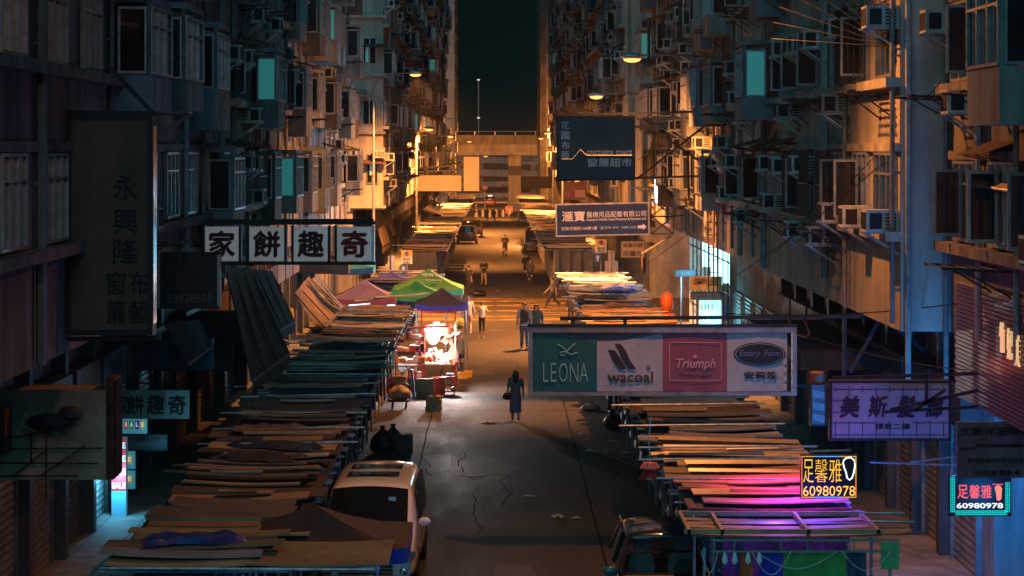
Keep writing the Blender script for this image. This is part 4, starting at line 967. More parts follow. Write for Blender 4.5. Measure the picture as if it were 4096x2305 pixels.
def oval(cx, cy, rx, ry, m, off): S.poly([(cx + rx*math.cos(2*math.pi*i/36), cy + ry*math.sin(2*math.pi*i/36)) for i in range(36)], m, off=off)
k_nv = ink('navy', (.008,.010,.020))
oval(3038, 1416, 104, 47, k_nv, .034); oval(3038, 1416, 98, 42.5, c_w2, .038); oval(3038, 1416, 95, 40.5, k_nv, .042)
S.text('Embry  Form', 2958, 1400, 3122, 1432, ink('periwinkle', (.13,.16,.32)), .0, .2, off=.048); S.text('安莉芳', 2975, 1486, 3105, 1516, k_nv, .03, off=.035)
for i in range(5): S.rect(3132, 1400+34*i, 3144, 1424+34*i, ink('tape', (.50,.38,.22)), 'tape', .03)
fr_m = mat('banner_frame', (.26,.23,.20), .45, .45, .35, 2)
for b_ in ((2112, 1308, 3186, 1330), (2112, 1568, 3186, 1582), (2112, 1330, 2130, 1568), (3168, 1330, 3186, 1568)):
    a, c = S.P(b_[0], b_[3]), S.P(b_[2], b_[1]); MB().box(a.x, c.x, -.07, .12, a.z, c.z).build('frame', fr_m, S.t)
a, c = S.P(2110, 1308), S.P(3190, 1298); MB().box(a.x, c.x, -.08, .14, a.z+.001, c.z).build('top_rail', m_steel, S.t)
D = 52.3; P_ = lambda x, y: pos(x, y, D)
st = [(P_(2240, 1275), P_(3980, 1262)), (P_(3378, 1275), P_(3378, 1500)), (P_(3525, 1270), P_(3400, 1490)), (P_(3530, 1272), P_(3790, 1478)), (P_(3940, 1290), P_(3805, 1475)), (P_(3190, 1545), P_(3790, 1500)), (P_(2292, 1275), P_(2292, 1300)), (P_(2500, 1275), P_(2500, 1300)), (P_(3160, 1270), P_(3160, 1300))]
truss('long dark steel beam and struts carrying the lingerie banner', [(a + Vector((0,0,0)), b) for a, b in st], .075, tuple(st[0][0]))
hook = [P_(3158, 1330), P_(3200, 1345), P_(3225, 1352), P_(3238, 1335), P_(3225, 1300), P_(3215, 1275)]
tag(MB().tube([tuple(p - hook[0]) for p in hook], .022, 6).build('cable', mat('cable_red', (.10,.03,.03), .5), None, hook[0], smooth=True), 'thick looped cable at the end of the lingerie banner', 'cable')
# 11 salon sign
S = Sign('hanging_sign', 'pale tiled hair salon sign with four big brush characters', (3328, 1532, 3794, 1754), 44, mat('salon_white', (.40,.40,.42), .5, 0, .15, 1.5, streak=.25), m_frame, .25, .04)
k_grid = ink('grid', (.05,.07,.12))
for i in range(9): x = 3340 + 54*i; S.rect(x, 1545, x+4, 1584 if i % 2 else 1570, k_grid, 'grid_line'); S.rect(x, 1684, x+4, 1750, k_grid, 'grid_line')
for y, x0, x1 in ((1556, 3332, 3790), (1602, 3332, 3370), (1648, 3332, 3380), (1690, 3332, 3500), (1690, 3650, 3790), (1738, 3332, 3790)): S.rect(x0, y, x1, y+4, k_grid, 'grid_line', .0055)
for i, ch in enumerate('美斯髮廊'): S.text(ch, 3356+115*i, 1582, 3440+112*i, 1672, ink('brush', (.045,.018,.03)), .045, .15)
S.text('請登二樓', 3500, 1694, 3640, 1718, ink('brush', (.045,.018,.03)), .02)
D = 43.6
truss('dark steel beams crossing in front of the salon sign', [(pos(3330, 1512, D), pos(3990, 1492, D)), (pos(3560, 1640, D), pos(4096, 1520, D)), (pos(3540, 1648, D), pos(4000, 1622, D)), (pos(3706, 1500, D), pos(3706, 1620, D)), (pos(3660, 1640, D), pos(3780, 1560, D)), (pos(4030, 1180, D), pos(4030, 1530, D))], .055, tuple(pos(3330, 1512, D)))
# vertical strip sign with three plates
S = Sign('vertical_sign', 'narrow column sign of pale plates beside the tiled salon sign', (3246, 1540, 3302, 1700), 47, mat('column_sign', (.14,.13,.15), .5, 0, .2, 2), m_frame, .3, .02)
for i in range(3): S.poly([(3250, 1560+47*i), (3298, 1570+47*i), (3298, 1598+47*i), (3250, 1588+47*i)], ink('plate', (.28,.28,.32)), 'plate')
a = S.P(3246, 1540); MB().lathe([(.13, 0), (.14, .02), (.14, .2), (.12, .22)], 14, (0, .15, S.h/2+.02)).build('cap', mat('orange_cap', (.30,.09,.04), .6), S.t, smooth=True)
# 12 yellow LED sign
y_led, w_led, b_led, r_led = emit('led_yellow', (1.0,.50,.03), .5), emit('led_white', (.75,.85,1.0), .7), emit('led_blue', (.10,.35,1.0), .8), emit('led_amber', (1.0,.28,.03), .6)
S = Sign('led_sign', 'glowing yellow LED foot massage sign with rainbow border', (3204, 1822, 3426, 1992), 40.4, mat('led_panel', (.012,.010,.02), .4), m_steel, .07, .01, cat='LED sign')
S.text('足', 3213, 1838, 3254, 1930, y_led, -.012); S.text('馨', 3260, 1838, 3310, 1930, y_led, -.012); S.text('雅', 3316, 1838, 3366, 1930, y_led, -.012)
S.text('60980978', 3212, 1944, 3420, 1984, y_led, -.004)
ft = [(3374, 1842), (3385, 1832), (3402, 1830), (3416, 1840), (3420, 1862), (3415, 1890), (3408, 1912), (3398, 1920), (3388, 1912), (3384, 1890), (3376, 1870), (3372, 1852), (3374, 1842)]
S.line(ft, 6, w_led)
px = S.D/F; dots = {'y': MB(), 'b': MB(), 'r': MB()}
def dot(x, y, k): v = S.P(x, y, .012); dots[k].box(v.x-1.6*px, v.x+1.6*px, -.02, -.008, v.z-1.6*px, v.z+1.6*px)
for i in range(38):
    x = 3207 + 216*i/37; k = 'b' if 8 < i < 27 else 'y'; dot(x, 1826, k); dot(x, 1989, k)
for i in range(1, 28): dot(3207, 1826 + 163*i/28, 'r'); dot(3423, 1826 + 163*i/28, 'r' if i > 14 else 'y')
for k, m_ in (('y', y_led), ('b', b_led), ('r', r_led)): dots[k].build('border_lights', m_, S.t)
for lx, ly_, lz, lc, lw in ((-.62, .7, .45, (1.0, .02, .24), 90), (-.5, 2.8, .6, (1.0, .02, .30), 150), (-.3, .5, .35, (.45, .02, 1.0), 70), (-.2, -.6, .35, (.08, .03, 1.0), 80), (-.9, -1.2, .45, (.10, .05, 1.0), 60), (.5, 1.8, .35, (.15, .04, 1.0), 140)):  # unseen lamps added round the sign to spread coloured glow over the roofs
    lamp(S.t, (lx, ly_, lz), lc, lw, .1, 'SPOT', (0, 0, 0), spot=R(135), blend=.8)
lamp(S.t, (-.75, .25, .25), (1.0, .02, .35), 9, .1); lamp(S.t, (.75, .3, .35), (.35, .02, 1.0), 3, .1); lamp(S.t, (.9, 1.9, -.6), (.04, .08, 1.0), 30, .1)
truss('thin stay rods behind the yellow LED sign', [(pos(3240, 1806, 40.5), pos(3405, 1802, 40.5)), (pos(3480, 1850, 43.9), pos(3830, 1862, 43.9)), (pos(3640, 1850, 43.9), pos(3830, 1826, 43.9))], .03, tuple(pos(3240, 1806, 40.5)), m_galv)
# 13 cyan LED sign
c_led, o_led, v_led = emit('led_cyan', (.01,.80,.50), .30), emit('led_red', (1.0,.10,.07), .35), emit('led_cream', (1.0,.85,.55), .35)
S = Sign('led_sign', 'turquoise dotted LED foot massage sign with red characters', (3798, 1905, 4042, 2062), 44, mat('led_panel', (.012,.010,.02), .4), m_steel, .07, .01, cat='LED sign')
for i, ch in enumerate('足馨雅'): S.text(ch, 3830+47*i, 1940, 3872+47*i, 1994, o_led, .012)
S.text('60980978', 3826, 2012, 4012, 2034, v_led, .02)
S.poly([(3978, 1950), (3986, 1942), (4000, 1942), (4008, 1954), (4006, 1975), (4006, 1994), (3996, 2004), (3986, 2000), (3984, 1975)], emit('led_coral', (1.0,.22,.10), .35))
for i in range(5): S.poly([(3970+9*i, 1935), (3976+9*i, 1935), (3976+9*i, 1940), (3970+9*i, 1940)], o_led)
px = S.D/F; db = MB()
for row in range(3):
    for i in range(20): 
        v = S.P(3803+7*row, 1910+7.2*i, .012); db.box(v.x-2.1*px, v.x+2.1*px, -.02, -.008, v.z-2.1*px, v.z+2.1*px)
        if i > 2: v = S.P(4037-7*row, 1910+7.2*i, .012); db.box(v.x-2.1*px, v.x+2.1*px, -.02, -.008, v.z-2.1*px, v.z+2.1*px)
    for i in range(30): v = S.P(3824+6.9*i, 2058-7*row, .012); db.box(v.x-2.1*px, v.x+2.1*px, -.02, -.008, v.z-2.1*px, v.z+2.1*px)
db.build('border_lights', c_led, S.t)
lamp(S.t, (.1, -.6, 0), (.02, .30, 1.0), 8, .3); lamp(S.t, (-.2, .5, .2), (.02, .28, 1.0), 230, .3)  # unseen lamps added at the sign to wash the end wall blue
# 14 tailor's board
S = Sign('hanging_sign', 'weathered tailor board with dark characters above the turquoise LED sign', (3828, 1690, 4096, 1912), 42, mat('tailor_board', (.11,.12,.13), .7, 0, .35, 2, streak=.45), None, .12)
S.text('文華洋服時裝', 3836, 1708, 4130, 1744, k_black, .03); S.text('度身訂做', 3836, 1788, 3900, 1800, k_black, .01); S.text('歡迎自攜布料各式衣服', 3870, 1832, 4096, 1852, k_black, .01); S.text('❩ 138室 閣樓 ◆', 3905, 1880, 4080, 1902, k_black, .01)
S.rect(3902, 1776, 4096, 1790, k_black, 'dark_strip')
# 15 neon lettering on the brick cladding (on the street face of the brick block)
m_brick = mat('glazed_brick', (.10,.06,.055), .45, 0, .3, 3, rnd=.25)
bk = thing('brick_wall', 'pinkish glazed brick wall panel lit red by neon lettering', 'wall panel', (8.44, 39.2, 3.9))
MB().box(0, .05, 0, 6.6, 0, 2.1).build('backing', m_conc, bk)
bm_ = MB().box(-.025, 0, .005, .205, .004, .066).mesh('brick', m_brick)
bricks = MB()
for j in range(28):
    for i in range(30):
        y0 = i*.215 + (.107 if j % 2 else 0)
        if i < 10 and j < 28: link('brick', bm_, bk, (0, 6.35 - y0, .01 + j*.074))
        else: bricks.box(-.025, 0, 6.35-y0+.005, 6.35-y0+.205, .014+j*.074, .07+j*.074)
tag(bricks.build('brick', m_brick, bk), kind='stuff')
nz = thing('neon_lettering', 'warm white neon characters glowing red on the brick wall panel', 'neon sign', (8.38, 41.3, 5.3))
nn = emit('neon_warm', (1.0,.62,.30), .22)
for i, ch in enumerate('竹妃美'): link('lettering', text_mesh(ch, .34, .5, nn, -.02, .02), nz, (0, -.6*i, -.06*i), (0, 0, -math.pi/2))
lamp(nz, (-.35, -.2, -.3), (1.0, .12, .10), 1.5, .15); lamp(nz, (-.3, 1.6, -.6), (1.0, .2, .15), 1.0, .15)
# 16 blank billboards beyond the junction
m_blank = mat('blank_board', (.42,.33,.24), .7, 0, .12, 1)
S = Sign('billboard', 'wide blank orange-lit billboard beyond the junction', (1640, 702, 1845, 764), 196, m_blank, m_frame, .3, .06)
S = Sign('billboard', 'upright blank orange-lit billboard next to the wide blank one', (1855, 628, 1916, 764), 196, m_blank, m_frame, .3, .06)
truss('dark railing gantry above the wide blank billboard', [(pos(1650, 690, 196.2), pos(1850, 680, 196.2)), (pos(1650, 672, 196.2), pos(1815, 664, 196.2)), (pos(1700, 690, 196.2), pos(1700, 660, 196.2)), (pos(1820, 700, 196.2), pos(1855, 640, 196.2))], .12, tuple(pos(1650, 690, 196.2)))
Sign('billboard', 'small dark brown billboard near the flyover pier', (2086, 708, 2204, 752), 255, mat('sign_dkbrown', (.06,.025,.02), .7), m_frame, .3, .06)
S = Sign('hanging_sign', 'maroon banner sign beneath the curtain mart billboard', (2256, 728, 2342, 800), 150, mat('sign_maroon', (.11,.03,.03), .7), None, .2)
S.rect(2300, 760, 2340, 790, ink('plaque', (.26,.14,.12)), 'plaque'); S.text('M', 2262, 772, 2280, 784, ink('plaque', (.26,.14,.12)))
S = Sign('hanging_sign', 'pale curtain fabric sign standing behind the street signs', (2484, 965, 2578, 1030), 148, mat('sign_palegrey', (.26,.24,.24), .7, 0, .2, 2), m_frame, .1, .03)
S.text('窗簾布藝', 2492, 972, 2570, 990, k_brown, .01); S.text('百麗布', 2490, 1004, 2572, 1026, k_brown, .02)
# 17 traffic signs
k_or, k_bl = ink('orange', (.62,.32,.10)), ink('trafficblue', (.02,.10,.40))
def roundel(S, cx, cy, rp):
    S.poly([(cx + rp*math.cos(2*math.pi*i/20), cy + rp*math.sin(2*math.pi*i/20)) for i in range(20)], ink('ringred', (.40,.03,.03)), 'roundel', .012)
    S.poly([(cx + rp*.75*math.cos(2*math.pi*i/20), cy + rp*.75*math.sin(2*math.pi*i/20)) for i in range(20)], k_bl, 'roundel', .018)
def tsign(label, x0, y0, D, txt):
    S = Sign('traffic_sign', label, (x0, y0, x0+44, y0+54), D, k_white, None, .02, cat='traffic sign', group='traffic signs at the junction')
    S.rect(x0, y0, x0+44, y0+24, k_or); roundel(S, x0+22, y0+12, 9)
    for i, tt in enumerate(txt): S.text(tt, x0+8, y0+29+12*i, x0+36, y0+38+12*i, k_black, .02)
    S2 = [(x0-4, y0+57), (x0+22, y0+57), (x0+22, y0+92), (x0-4, y0+92)]
    S.poly(S2, k_bl, 'one_way_plate', .004); cx = x0+9
    S.poly([(cx, y0+62), (cx+8, y0+73), (cx+3, y0+73), (cx+3, y0+87), (cx-3, y0+87), (cx-3, y0+73), (cx-8, y0+73)], k_white, 'arrow', .014)
    MB().tube([(0, .05, S.h/2), (0, .05, -S.c.z)], .04, 8).build('post', m_galv, S.t)
    return S
tsign('orange and white no stopping End sign over blue arrow by medical sign', 2382, 958, 136, ('End', '終止'))
tsign('orange and white no stopping sign over blue arrow by green parasols', 1605, 1002, 136, ('End', '止'))
def plates(label, boxes, D, group='bare sign backs at the junction'):
    a = pos(boxes[0][0], boxes[0][1], D); cx = (boxes[0][0]+boxes[0][2])/2; c = pos(cx, boxes[0][1], D)
    t = thing('traffic_sign', label, 'traffic sign', (c.x, D, 0), 0, group)
    for b_ in boxes:
        p, q = pos(b_[0], b_[3], D), pos(b_[2], b_[1], D); MB().box(p.x-c.x, q.x-c.x, 0, .02, p.z, q.z).build('plate', m_galv2, t)
    MB().tube([(0, -.05, 0), (0, -.05, c.z)], .045, 8).build('post', m_galv, t)
m_galv2 = mat('sign_back_grey', (.42,.41,.39), .55, .2, .15, 3)
plates('bare grey backs of two signs on a post by the medical sign', [(2432, 1002, 2458, 1044), (2420, 1044, 2472, 1108)], 134)
plates('bare grey backs of two signs on a post by the green parasols', [(1553, 1024, 1580, 1066), (1541, 1066, 1594, 1096)], 126)
S = Sign('street_name_sign', 'cream pointed direction sign beside the bare sign backs', (1512, 1066, 1552, 1092), 127, mat('sign_cream', (.42,.37,.31), .6), None, .03); S.text('Bute', 1522, 1070, 1545, 1077, k_brown); S.text('Street', 1518, 1081, 1548, 1088, k_brown)
MB().tube([(.25, .06, S.h/2), (.25, .06, -S.c.z)], .035, 6).build('post', m_galv, S.t)
S = Sign('street_name_sign', 'dark teal pointed street name sign in front of the bright shop', (2702, 1080, 2784, 1106), 104, mat('sign_teal', (.05,.09,.10), .6), m_frame, .04, .01); S.text('街道', 2722, 1086, 2762, 1100, ink('faintteal', (.16,.24,.25)))
MB().tube([(-.2, .06, S.h/2), (-.2, .06, -S.c.z)], .035, 6).build('post', m_galv, S.t)
S = Sign('hanging_sign', 'orange sign with a black oval swirl below the bright shop', (2762, 1106, 2888, 1162), 97, mat('sign_orange', (.42,.22,.06), .6, 0, .2, 2), None, .15)
S.line([(2772 + 0, 1130), (2780, 1120), (2800, 1115), (2820, 1120), (2815, 1132), (2795, 1138), (2775, 1136), (2772, 1130)], 3, k_black); S.poly([(2788, 1128), (2806, 1126), (2804, 1134), (2790, 1134)], k_black)
S = Sign('hanging_sign', 'dark latticed sign hanging under the orange swirl sign', (2762, 1166, 2890, 1200), 97, m_tarp_d, None, .12); S.text('精品時裝 男女服飾', 2770, 1172, 2880, 1184, ink('dimgrey', (.10,.11,.11))); S.text('FASHION 2-4', 2770, 1188, 2880, 1196, ink('dimgrey', (.10,.11,.11)))

for tx_, zoff, w_, h_ in (('微信支付', .14, 1.0, .26), ('WeChat Pay', -.10, .7, .14)):
    link('lettering', text_mesh(tx_, w_, h_, k_white, .02), GREEN1, (.25, -.80 + zoff*1.6, 2.93 + zoff*.85 + .05), (-R(62), 0, 0))
# ================================================================== BRIGHT SHOP, AWNINGS
sh = thing('lit_shop', 'brilliant white and cyan lit shop on the corner beside the truss mast', 'shop', (9.3, 99, 0))
MB().box(0, 5, 0, .15, 0, 4.9).build('side_wall', m_white, sh); MB().box(0, 5, 20.5, 20.65, 0, 4.9).build('side_wall', m_white, sh); MB().box(4.0, 4.2, .15, 20.5, 0, 4.9).build('back_wall', m_white, sh)
MB().box(0, 4, .15, 20.5, 4.75, 4.9).build('ceiling', m_white, sh)
for i in range(5):
    MB().box(.4, 3.4, 1.5 + 3.8*i, 2.2 + 3.8*i, 4.66, 4.74).build('ceiling_light', emit('shop_tube', (.55,.95,1.0), 4.0), sh)
for i, (y, z0, z1) in enumerate(((2.2, 2.9, 4.4), (7.0, 3.2, 4.5), (12.0, 2.4, 4.4), (16.5, 3.0, 4.5))):
    MB().box(.3, 2.6, y, y+.1, z0, z1).build('light_panel', emit('shop_panel', (.40,.90,1.0), 1.7), sh)
b = MB()
for i in range(9): b.bar((.02, 1+2.2*i, 0), (.02, 1+2.2*i, 4.7), .06)
for z in (1.2, 2.6, 3.9): b.bar((.02, 0.2, z), (.02, 20.4, z), .05)
b.build('shop_frame', m_steel, sh)
r = random.Random(8)
for i in range(26):
    y = r.uniform(.6, 20); x = r.uniform(.2, 2.2); z = r.choice((0, 1.2, 2.0)); h = r.uniform(.3, 1.2)
    MB().box(x, x+r.uniform(.2, .6), y, y+r.uniform(.3, .9), z, z+h).build('merchandise', r.choice([m_white, m_tarp_d, m_tarps[1], m_rust, mat('pink_goods', (.5,.2,.2), .7)]), sh)
lamp(sh, (-.3, 8, 3.9), (.18,.62,1.0), 900, .5, 'AREA', (0, R(97), 0), (3.0, 16.0))
# lit drinks fridge
p = pos(2800, 1290, 97)
f = thing('drinks_fridge', 'glowing cyan glass-front drinks fridge below the bright shop', 'fridge', (p.x, 97, 0))
w = 82*97/F; top = pos(0, 1202, 97).z
MB().box(-.05, w+.05, .02, .7, 0, top+.06).build('cabinet', m_white, f); MB().box(0, w, 0, .02, .3, top).build('door', emit('fridge_glow', (.22,.80,.85), .55), f)
for k in range(5): MB().box(.02, w-.02, -.02, -.004, .5 + k*.42, .54 + k*.42).build('shelf', m_white, f)
for k in range(14): MB().lathe([(.035, 0), (.035, .14), (.015, .19)], 8, (.08 + .13*(k % 5), -.02, 1.38 + .42*(k//5))).build('bottle', r.choice([mat('bt_red', (.5,.05,.05), .3), mat('bt_green', (.1,.4,.15), .3), mat('bt_or', (.6,.4,.05), .3)]), f)
lamp(f, (w/2, -.3, 1.9), (.2,.8,1.0), 25, .2)
# vertical neon tube
t = thing('neon_tube', 'vertical blue-white neon tube glowing behind the billboard truss', 'neon tube', pos(2628, 815, 112))
MB().tube([(0,0,0), (-.03,0,1.1)], .07, 8).build('tube', emit('neon_cool', (.55,.85,1.0), 5.0), t); MB().box(-.14, .12, .08, .14, -.05, 1.2).build('backing', m_steel, t)
lamp(t, (0, -.3, .5), (.15,.5,1.0), 60, .2)
# awnings: sloped sheets on rods, hanging over the pavement
def awning(label, pts, m, thick=.02, name='awning', ribs=4, sag=.0, fringe=0):
    """pts: wall-side edge a-b, outer edge d-c (world)"""
    a, b_, c, d_ = [Vector(p) for p in pts]; t = thing(name, label, 'awning', a)
    n, mm = 10, 6; vs = []
    for i in range(n+1):
        for j in range(mm+1):
            u, v = i/n, j/mm; p = (a*(1-u)+b_*u)*(1-v) + (d_*(1-u)+c*u)*v
            p.z -= sag*math.sin(math.pi*v) * (1 + .3*math.sin(6.3*u*2)) + (.02*math.sin(u*30)*v)
            vs.append(p - a)
    k = len(vs); fs = [(i*(mm+1)+j, i*(mm+1)+j+1, (i+1)*(mm+1)+j+1, (i+1)*(mm+1)+j) for i in range(n) for j in range(mm)]
    MB().add(vs, fs).build('fabric', m, t, smooth=True)
    MB().tube([tuple(d_-a), tuple(c-a)], .03, 6).build('front_rail', m_galv, t)
    for i in range(ribs):
        u = i/(ribs-1); MB().tube([tuple((a*(1-u)+b_*u)-a + Vector((0,0,-.05))), tuple((d_*(1-u)+c*u)-a + Vector((0,0,-.03)))], .02, 5).build('rib', m_steel, t)
    if fringe:
        vs = []
        for i in range(13):
            u = i/12; p = d_*(1-u)+c*u - a; vs += [p, p + Vector((0, 0, -fringe*(1 + .15*math.sin(i*2.3))))]
        MB().add(vs, [(2*i, 2*i+1, 2*i+3, 2*i+2) for i in range(12)]).build('fringe', m, t)
    return t
m_aw1 = mat('awning_brown', (.13,.06,.035), .8, 0, .3, 2, bump=.3); m_aw2 = mat('awning_ochre', (.34,.22,.10), .75, 0, .35, 2, bump=.3); m_aw3 = mat('awning_dark', (.05,.035,.03), .8, 0, .3, 2, bump=.3)
awning('steep dark brown awning with ragged fringe under the bakery sign, lower of the pair', [pos(905, 1080, 60), pos(1000, 1070, 63), pos(1160, 1415, 63), pos(1010, 1525, 60)], m_aw1, fringe=.35, sag=.12)
awning('steep brown awning under the bakery sign, upper of the pair', [pos(985, 1075, 64), pos(1090, 1085, 68), pos(1180, 1290, 68), pos(1110, 1330, 64)], m_aw1, fringe=.25, sag=.12)
awning('sagging ochre tarpaulin awning lit orange behind the bakery sign awnings', [pos(1180, 1170, 78), pos(1235, 1105, 86), pos(1365, 1235, 86), pos(1300, 1310, 78)], m_aw2, sag=.25)
awning('narrow pale awning edge above the ochre tarpaulin', [pos(1240, 1120, 88), pos(1275, 1100, 92), pos(1370, 1225, 92), pos(1360, 1240, 88)], mat('awning_pale', (.36,.30,.22), .7), sag=.05)
awning('hanging dark cloth blind over the pavement beside the brown awnings', [pos(925, 1345, 61), pos(985, 1350, 62), pos(985, 1545, 62), pos(930, 1550, 61)], m_aw3, fringe=.1)
awning('mottled brown awning under the dark phone number sign', [pos(660, 1290, 57), pos(800, 1280, 60), pos(845, 1390, 60), pos(755, 1460, 57)], m_aw3)
awning('ochre and green awning at the junction below the medical sign cage', [pos(2690, 940, 118), pos(2675, 945, 124), pos(2565, 1012, 124), pos(2570, 1015, 118)], m_aw2, fringe=.75)
awning('orange cloth awning hanging from the cream corner block', [pos(1490, 850, 143), pos(1520, 835, 150), pos(1560, 965, 150), pos(1530, 985, 143)], m_aw2, fringe=.4)
awning('second orange cloth awning hanging further along the cream corner block', [pos(1530, 830, 152), pos(1552, 822, 160), pos(1585, 935, 160), pos(1572, 940, 152)], m_aw2)
awning('wide dark awning leaning over the stalls past the cream corner block', [pos(1690, 840, 215), pos(1720, 815, 240), pos(1775, 855, 240), pos(1765, 860, 215)], m_aw3)
awning('yellow plastic sheet awning on the brick block above the neon', [pos(3960, 735, 43.5), pos(4096, 700, 40), pos(4040, 765, 40), pos(3880, 738, 43.5)], m_aw2)
# panel and boxy metal hood on the pinkish tenement
t = thing('ribbed_metal_panel', 'large ribbed grey metal hood under the billboard truss', 'metal panel', pos(2752, 943, 98))
w_, h_ = 145*98/F, 225*98/F
for i in range(20): MB().box(0, w_, -.02 - (.02 if i % 2 else 0), .6, h_*i/20, h_*(i+1)/20 - .003).build('slat', mat('ribbed_grey', (.24,.22,.20), .6, .2, .2, 1), t)
MB().box(w_, w_+.5, 0, .6, 0, h_*.35).build('side_panel', mat('awning_ochre', (.34,.22,.10), .75), t)
# bright satellite-like umbrella bundle: wrapped plastic bags on a bracket
for i, (sx, sy, s_) in enumerate(((2890, 612, .34), (2905, 660, .30), (2905, 775, .26))):
    tag(MB().ell((0,0,0), s_*1.2, s_*.9, s_, 9, 6).ell((s_*.7, 0, s_*.5), s_*.6, s_*.5, s_*.4, 7, 5).build('plastic_bundle', mat('clear_plastic', (.42,.36,.30), .3, 0, .3, 4, bump=.5), None, pos(sx, sy, 80.5), smooth=True),
        ('upper', 'middle', 'lowest')[i] + ' translucent plastic bundle wrapped on the facade beside the truss', 'plastic bundle', 'plastic bundles on the facade')
# fan of thin rods (open drying frame) and ladder-like shelf on the cream tenement
hub = Vector((7.55, 47.4, 10.35))
t = thing('rod_fan', 'fan of thin rods spreading from the edge of the cream tenement', 'rods', hub)
for i in range(13):
    a_ = R(8 + i*8); MB().tube([(0,0,0), (-2.9*math.cos(a_)*.75, 1.5, 2.9*math.sin(a_)*.8 - .1)], .011, 5).build('rod', m_steel, t)
MB().box(-.06, .05, -.1, .2, -.3, .25).build('hub', m_steel, t)
# overhead wires
m_wire = mat('wire_black', (.01,.01,.01), .6)
def wire(label, a, b_, sag=.2, r_=.012):
    a, b_ = Vector(a), Vector(b_); pts = [tuple((a*(1-i/12)+b_*(i/12)) - a - Vector((0,0,sag*math.sin(math.pi*i/12)))) for i in range(13)]
    return tag(MB().tube(pts, r_, 5).build('overhead_wire', m_wire, None, a), label, 'wire', 'overhead wires')
wire('wire slanting across the wall above the salon sign', pos(2950, 1100, 60), pos(3640, 560, 47), .1)
wire('wire slanting from the cream tenement towards the window boxes', pos(3100, 1010, 58), pos(3760, 330, 46), .15)
wire('wire rising along the pinkish tenement to the ochre block', pos(2480, 690, 120), pos(2800, 420, 84), .15)
wire('long low wire running level above the lingerie banner beam', pos(2900, 1255, 55), pos(3900, 1208, 45), .12)
wire('thin wire dipping below the lingerie banner beam', pos(3180, 1330, 52), pos(4050, 1500, 43), .15)
wire('thin wire above the white tent poles and roofs', pos(2290, 1250, 100), pos(2760, 930, 86), .1)

# canopies added over both pavements to shade the shopfronts
r = random.Random(31)
m_can = [mat('canopy_dark_%d' % i, c, .7, 0, .35, 1.5, streak=.4) for i, c in enumerate(((.05,.05,.055), (.07,.05,.04), (.04,.055,.08), (.10,.09,.08)))]
ci = {-1: 0, 1: 0}
for side, d, d1 in ((-1, 61.5, 66.5), (-1, 67.0, 72.0), (-1, 72.6, 77.5), (-1, 109.5, 114), (-1, 114.6, 120), (1, 57.5, 63), (1, 63.6, 69)):
    xo, xi = (6.5, 8.95) if side < 0 else (7.0, 9.3)
    z = r.uniform(3.3, 3.7); L = d1 - d
    t = thing('shading_canopy', 'added dark shading canopy, %s from the viewer under the %s' % (ordw(ci[side]), 'curtain shop and bakery signs' if side < 0 else 'salon signs and cream tenement'), 'canopy', (side*xo, d, 0), 0, 'shading canopies added over the pavement'); ci[side] += 1
    xs = sorted((0, side*(xi-xo)))
    n = 3
    for k in range(n): MB().box(xs[0], xs[1], L*k/n + .01, L*(k+1)/n - .01, z + .0, z + .08 + .02*(k % 2)).build('roof_sheet', r.choice(m_can), t)
    f = sorted((0, -side*.08)); MB().box(f[0], f[1], .02, L-.02, z - .35, z + .12).build('fascia', r.choice(m_can), t)
    MB().box(xs[0]+.02, xs[1]-.02, -.06, 0, z-.34, z+.1).build('end_panel', r.choice(m_can), t)
# ================================================================== SNACK STALL, CARTS, BOXES, LITTER
W_ = (1.0, .90, .86)
m_red = mat('red_steel', (.35,.03,.03), .45, .2, .2, 3); m_card = mat('cardboard', (.36,.24,.14), .85, 0, .2, 3, bump=.1); m_card2 = mat('brown_carton', (.20,.11,.06), .85, 0, .2, 3)
m_plw = mat('white_plastic', (.65,.65,.63), .45, 0, .1, 3); m_plr = mat('red_plastic', (.55,.04,.02), .4, 0, .1, 3); m_ply_ = mat('yellow_plastic', (.65,.36,.03), .4, 0, .1, 3); m_bag = mat('black_bag_plastic', (.008,.008,.009), .22, 0, .3, 6, bump=.6)
D = 87.0
def at(sx, sy, D=87.0): return pos(sx, sy, D)
rk = thing('shelf_rack', 'red four-tier shelf rack full of goods at the bright snack stall', 'shelf rack', (at(1640, 0).x, 87.0, 0))
hw = 57*D/F
for x in (-hw, hw):
    for y in (-.3, .3): MB().bar((x, y, 0), (x, y, 2.25), .035).build('upright', m_red, rk)
for k, z in enumerate((.45, .98, 1.38, 1.80, 2.2)):
    MB().box(-hw, hw, -.32, .32, z, z+.03).build('shelf', m_red, rk)
r = random.Random(14)
pal = [m_plw, m_plw, mat('goods_red', (.5,.06,.05), .6), mat('goods_yellow', (.6,.42,.10), .6), mat('goods_orange', (.6,.25,.06), .6), mat('goods_blue', (.08,.12,.35), .6), mat('goods_dark', (.06,.03,.04), .6), m_card, mat('goods_lilac', (.45,.35,.5), .6)]
for k, z in enumerate((.48, 1.01, 1.41, 1.83)):
    x = -hw + .05
    while x < hw - .12:
        w = r.uniform(.10, .24); h = r.uniform(.1, .30); MB().box(x, x+w*.92, -.28, r.uniform(-.05, .25), z, z+h).build('goods_box', r.choice(pal), rk, bevel=.012); x += w
lamp(rk, (.1, -.1, 1.72), W_, 20, .08); lamp(rk, (-.1, -.1, 1.30), W_, 14, .08)
tb = thing('goods_table', 'white glowing goods table heaped with snacks and toys at the stall', 'table', (at(1750, 0).x, 87.4, 0))
MB().box(-.55, .6, -.5, .7, .92, .97).build('top', m_plw, tb)
for x in (-.5, .55):
    for y in (-.45, .65): MB().bar((x, y, 0), (x, y, .92), .04).build('leg', m_red, tb)
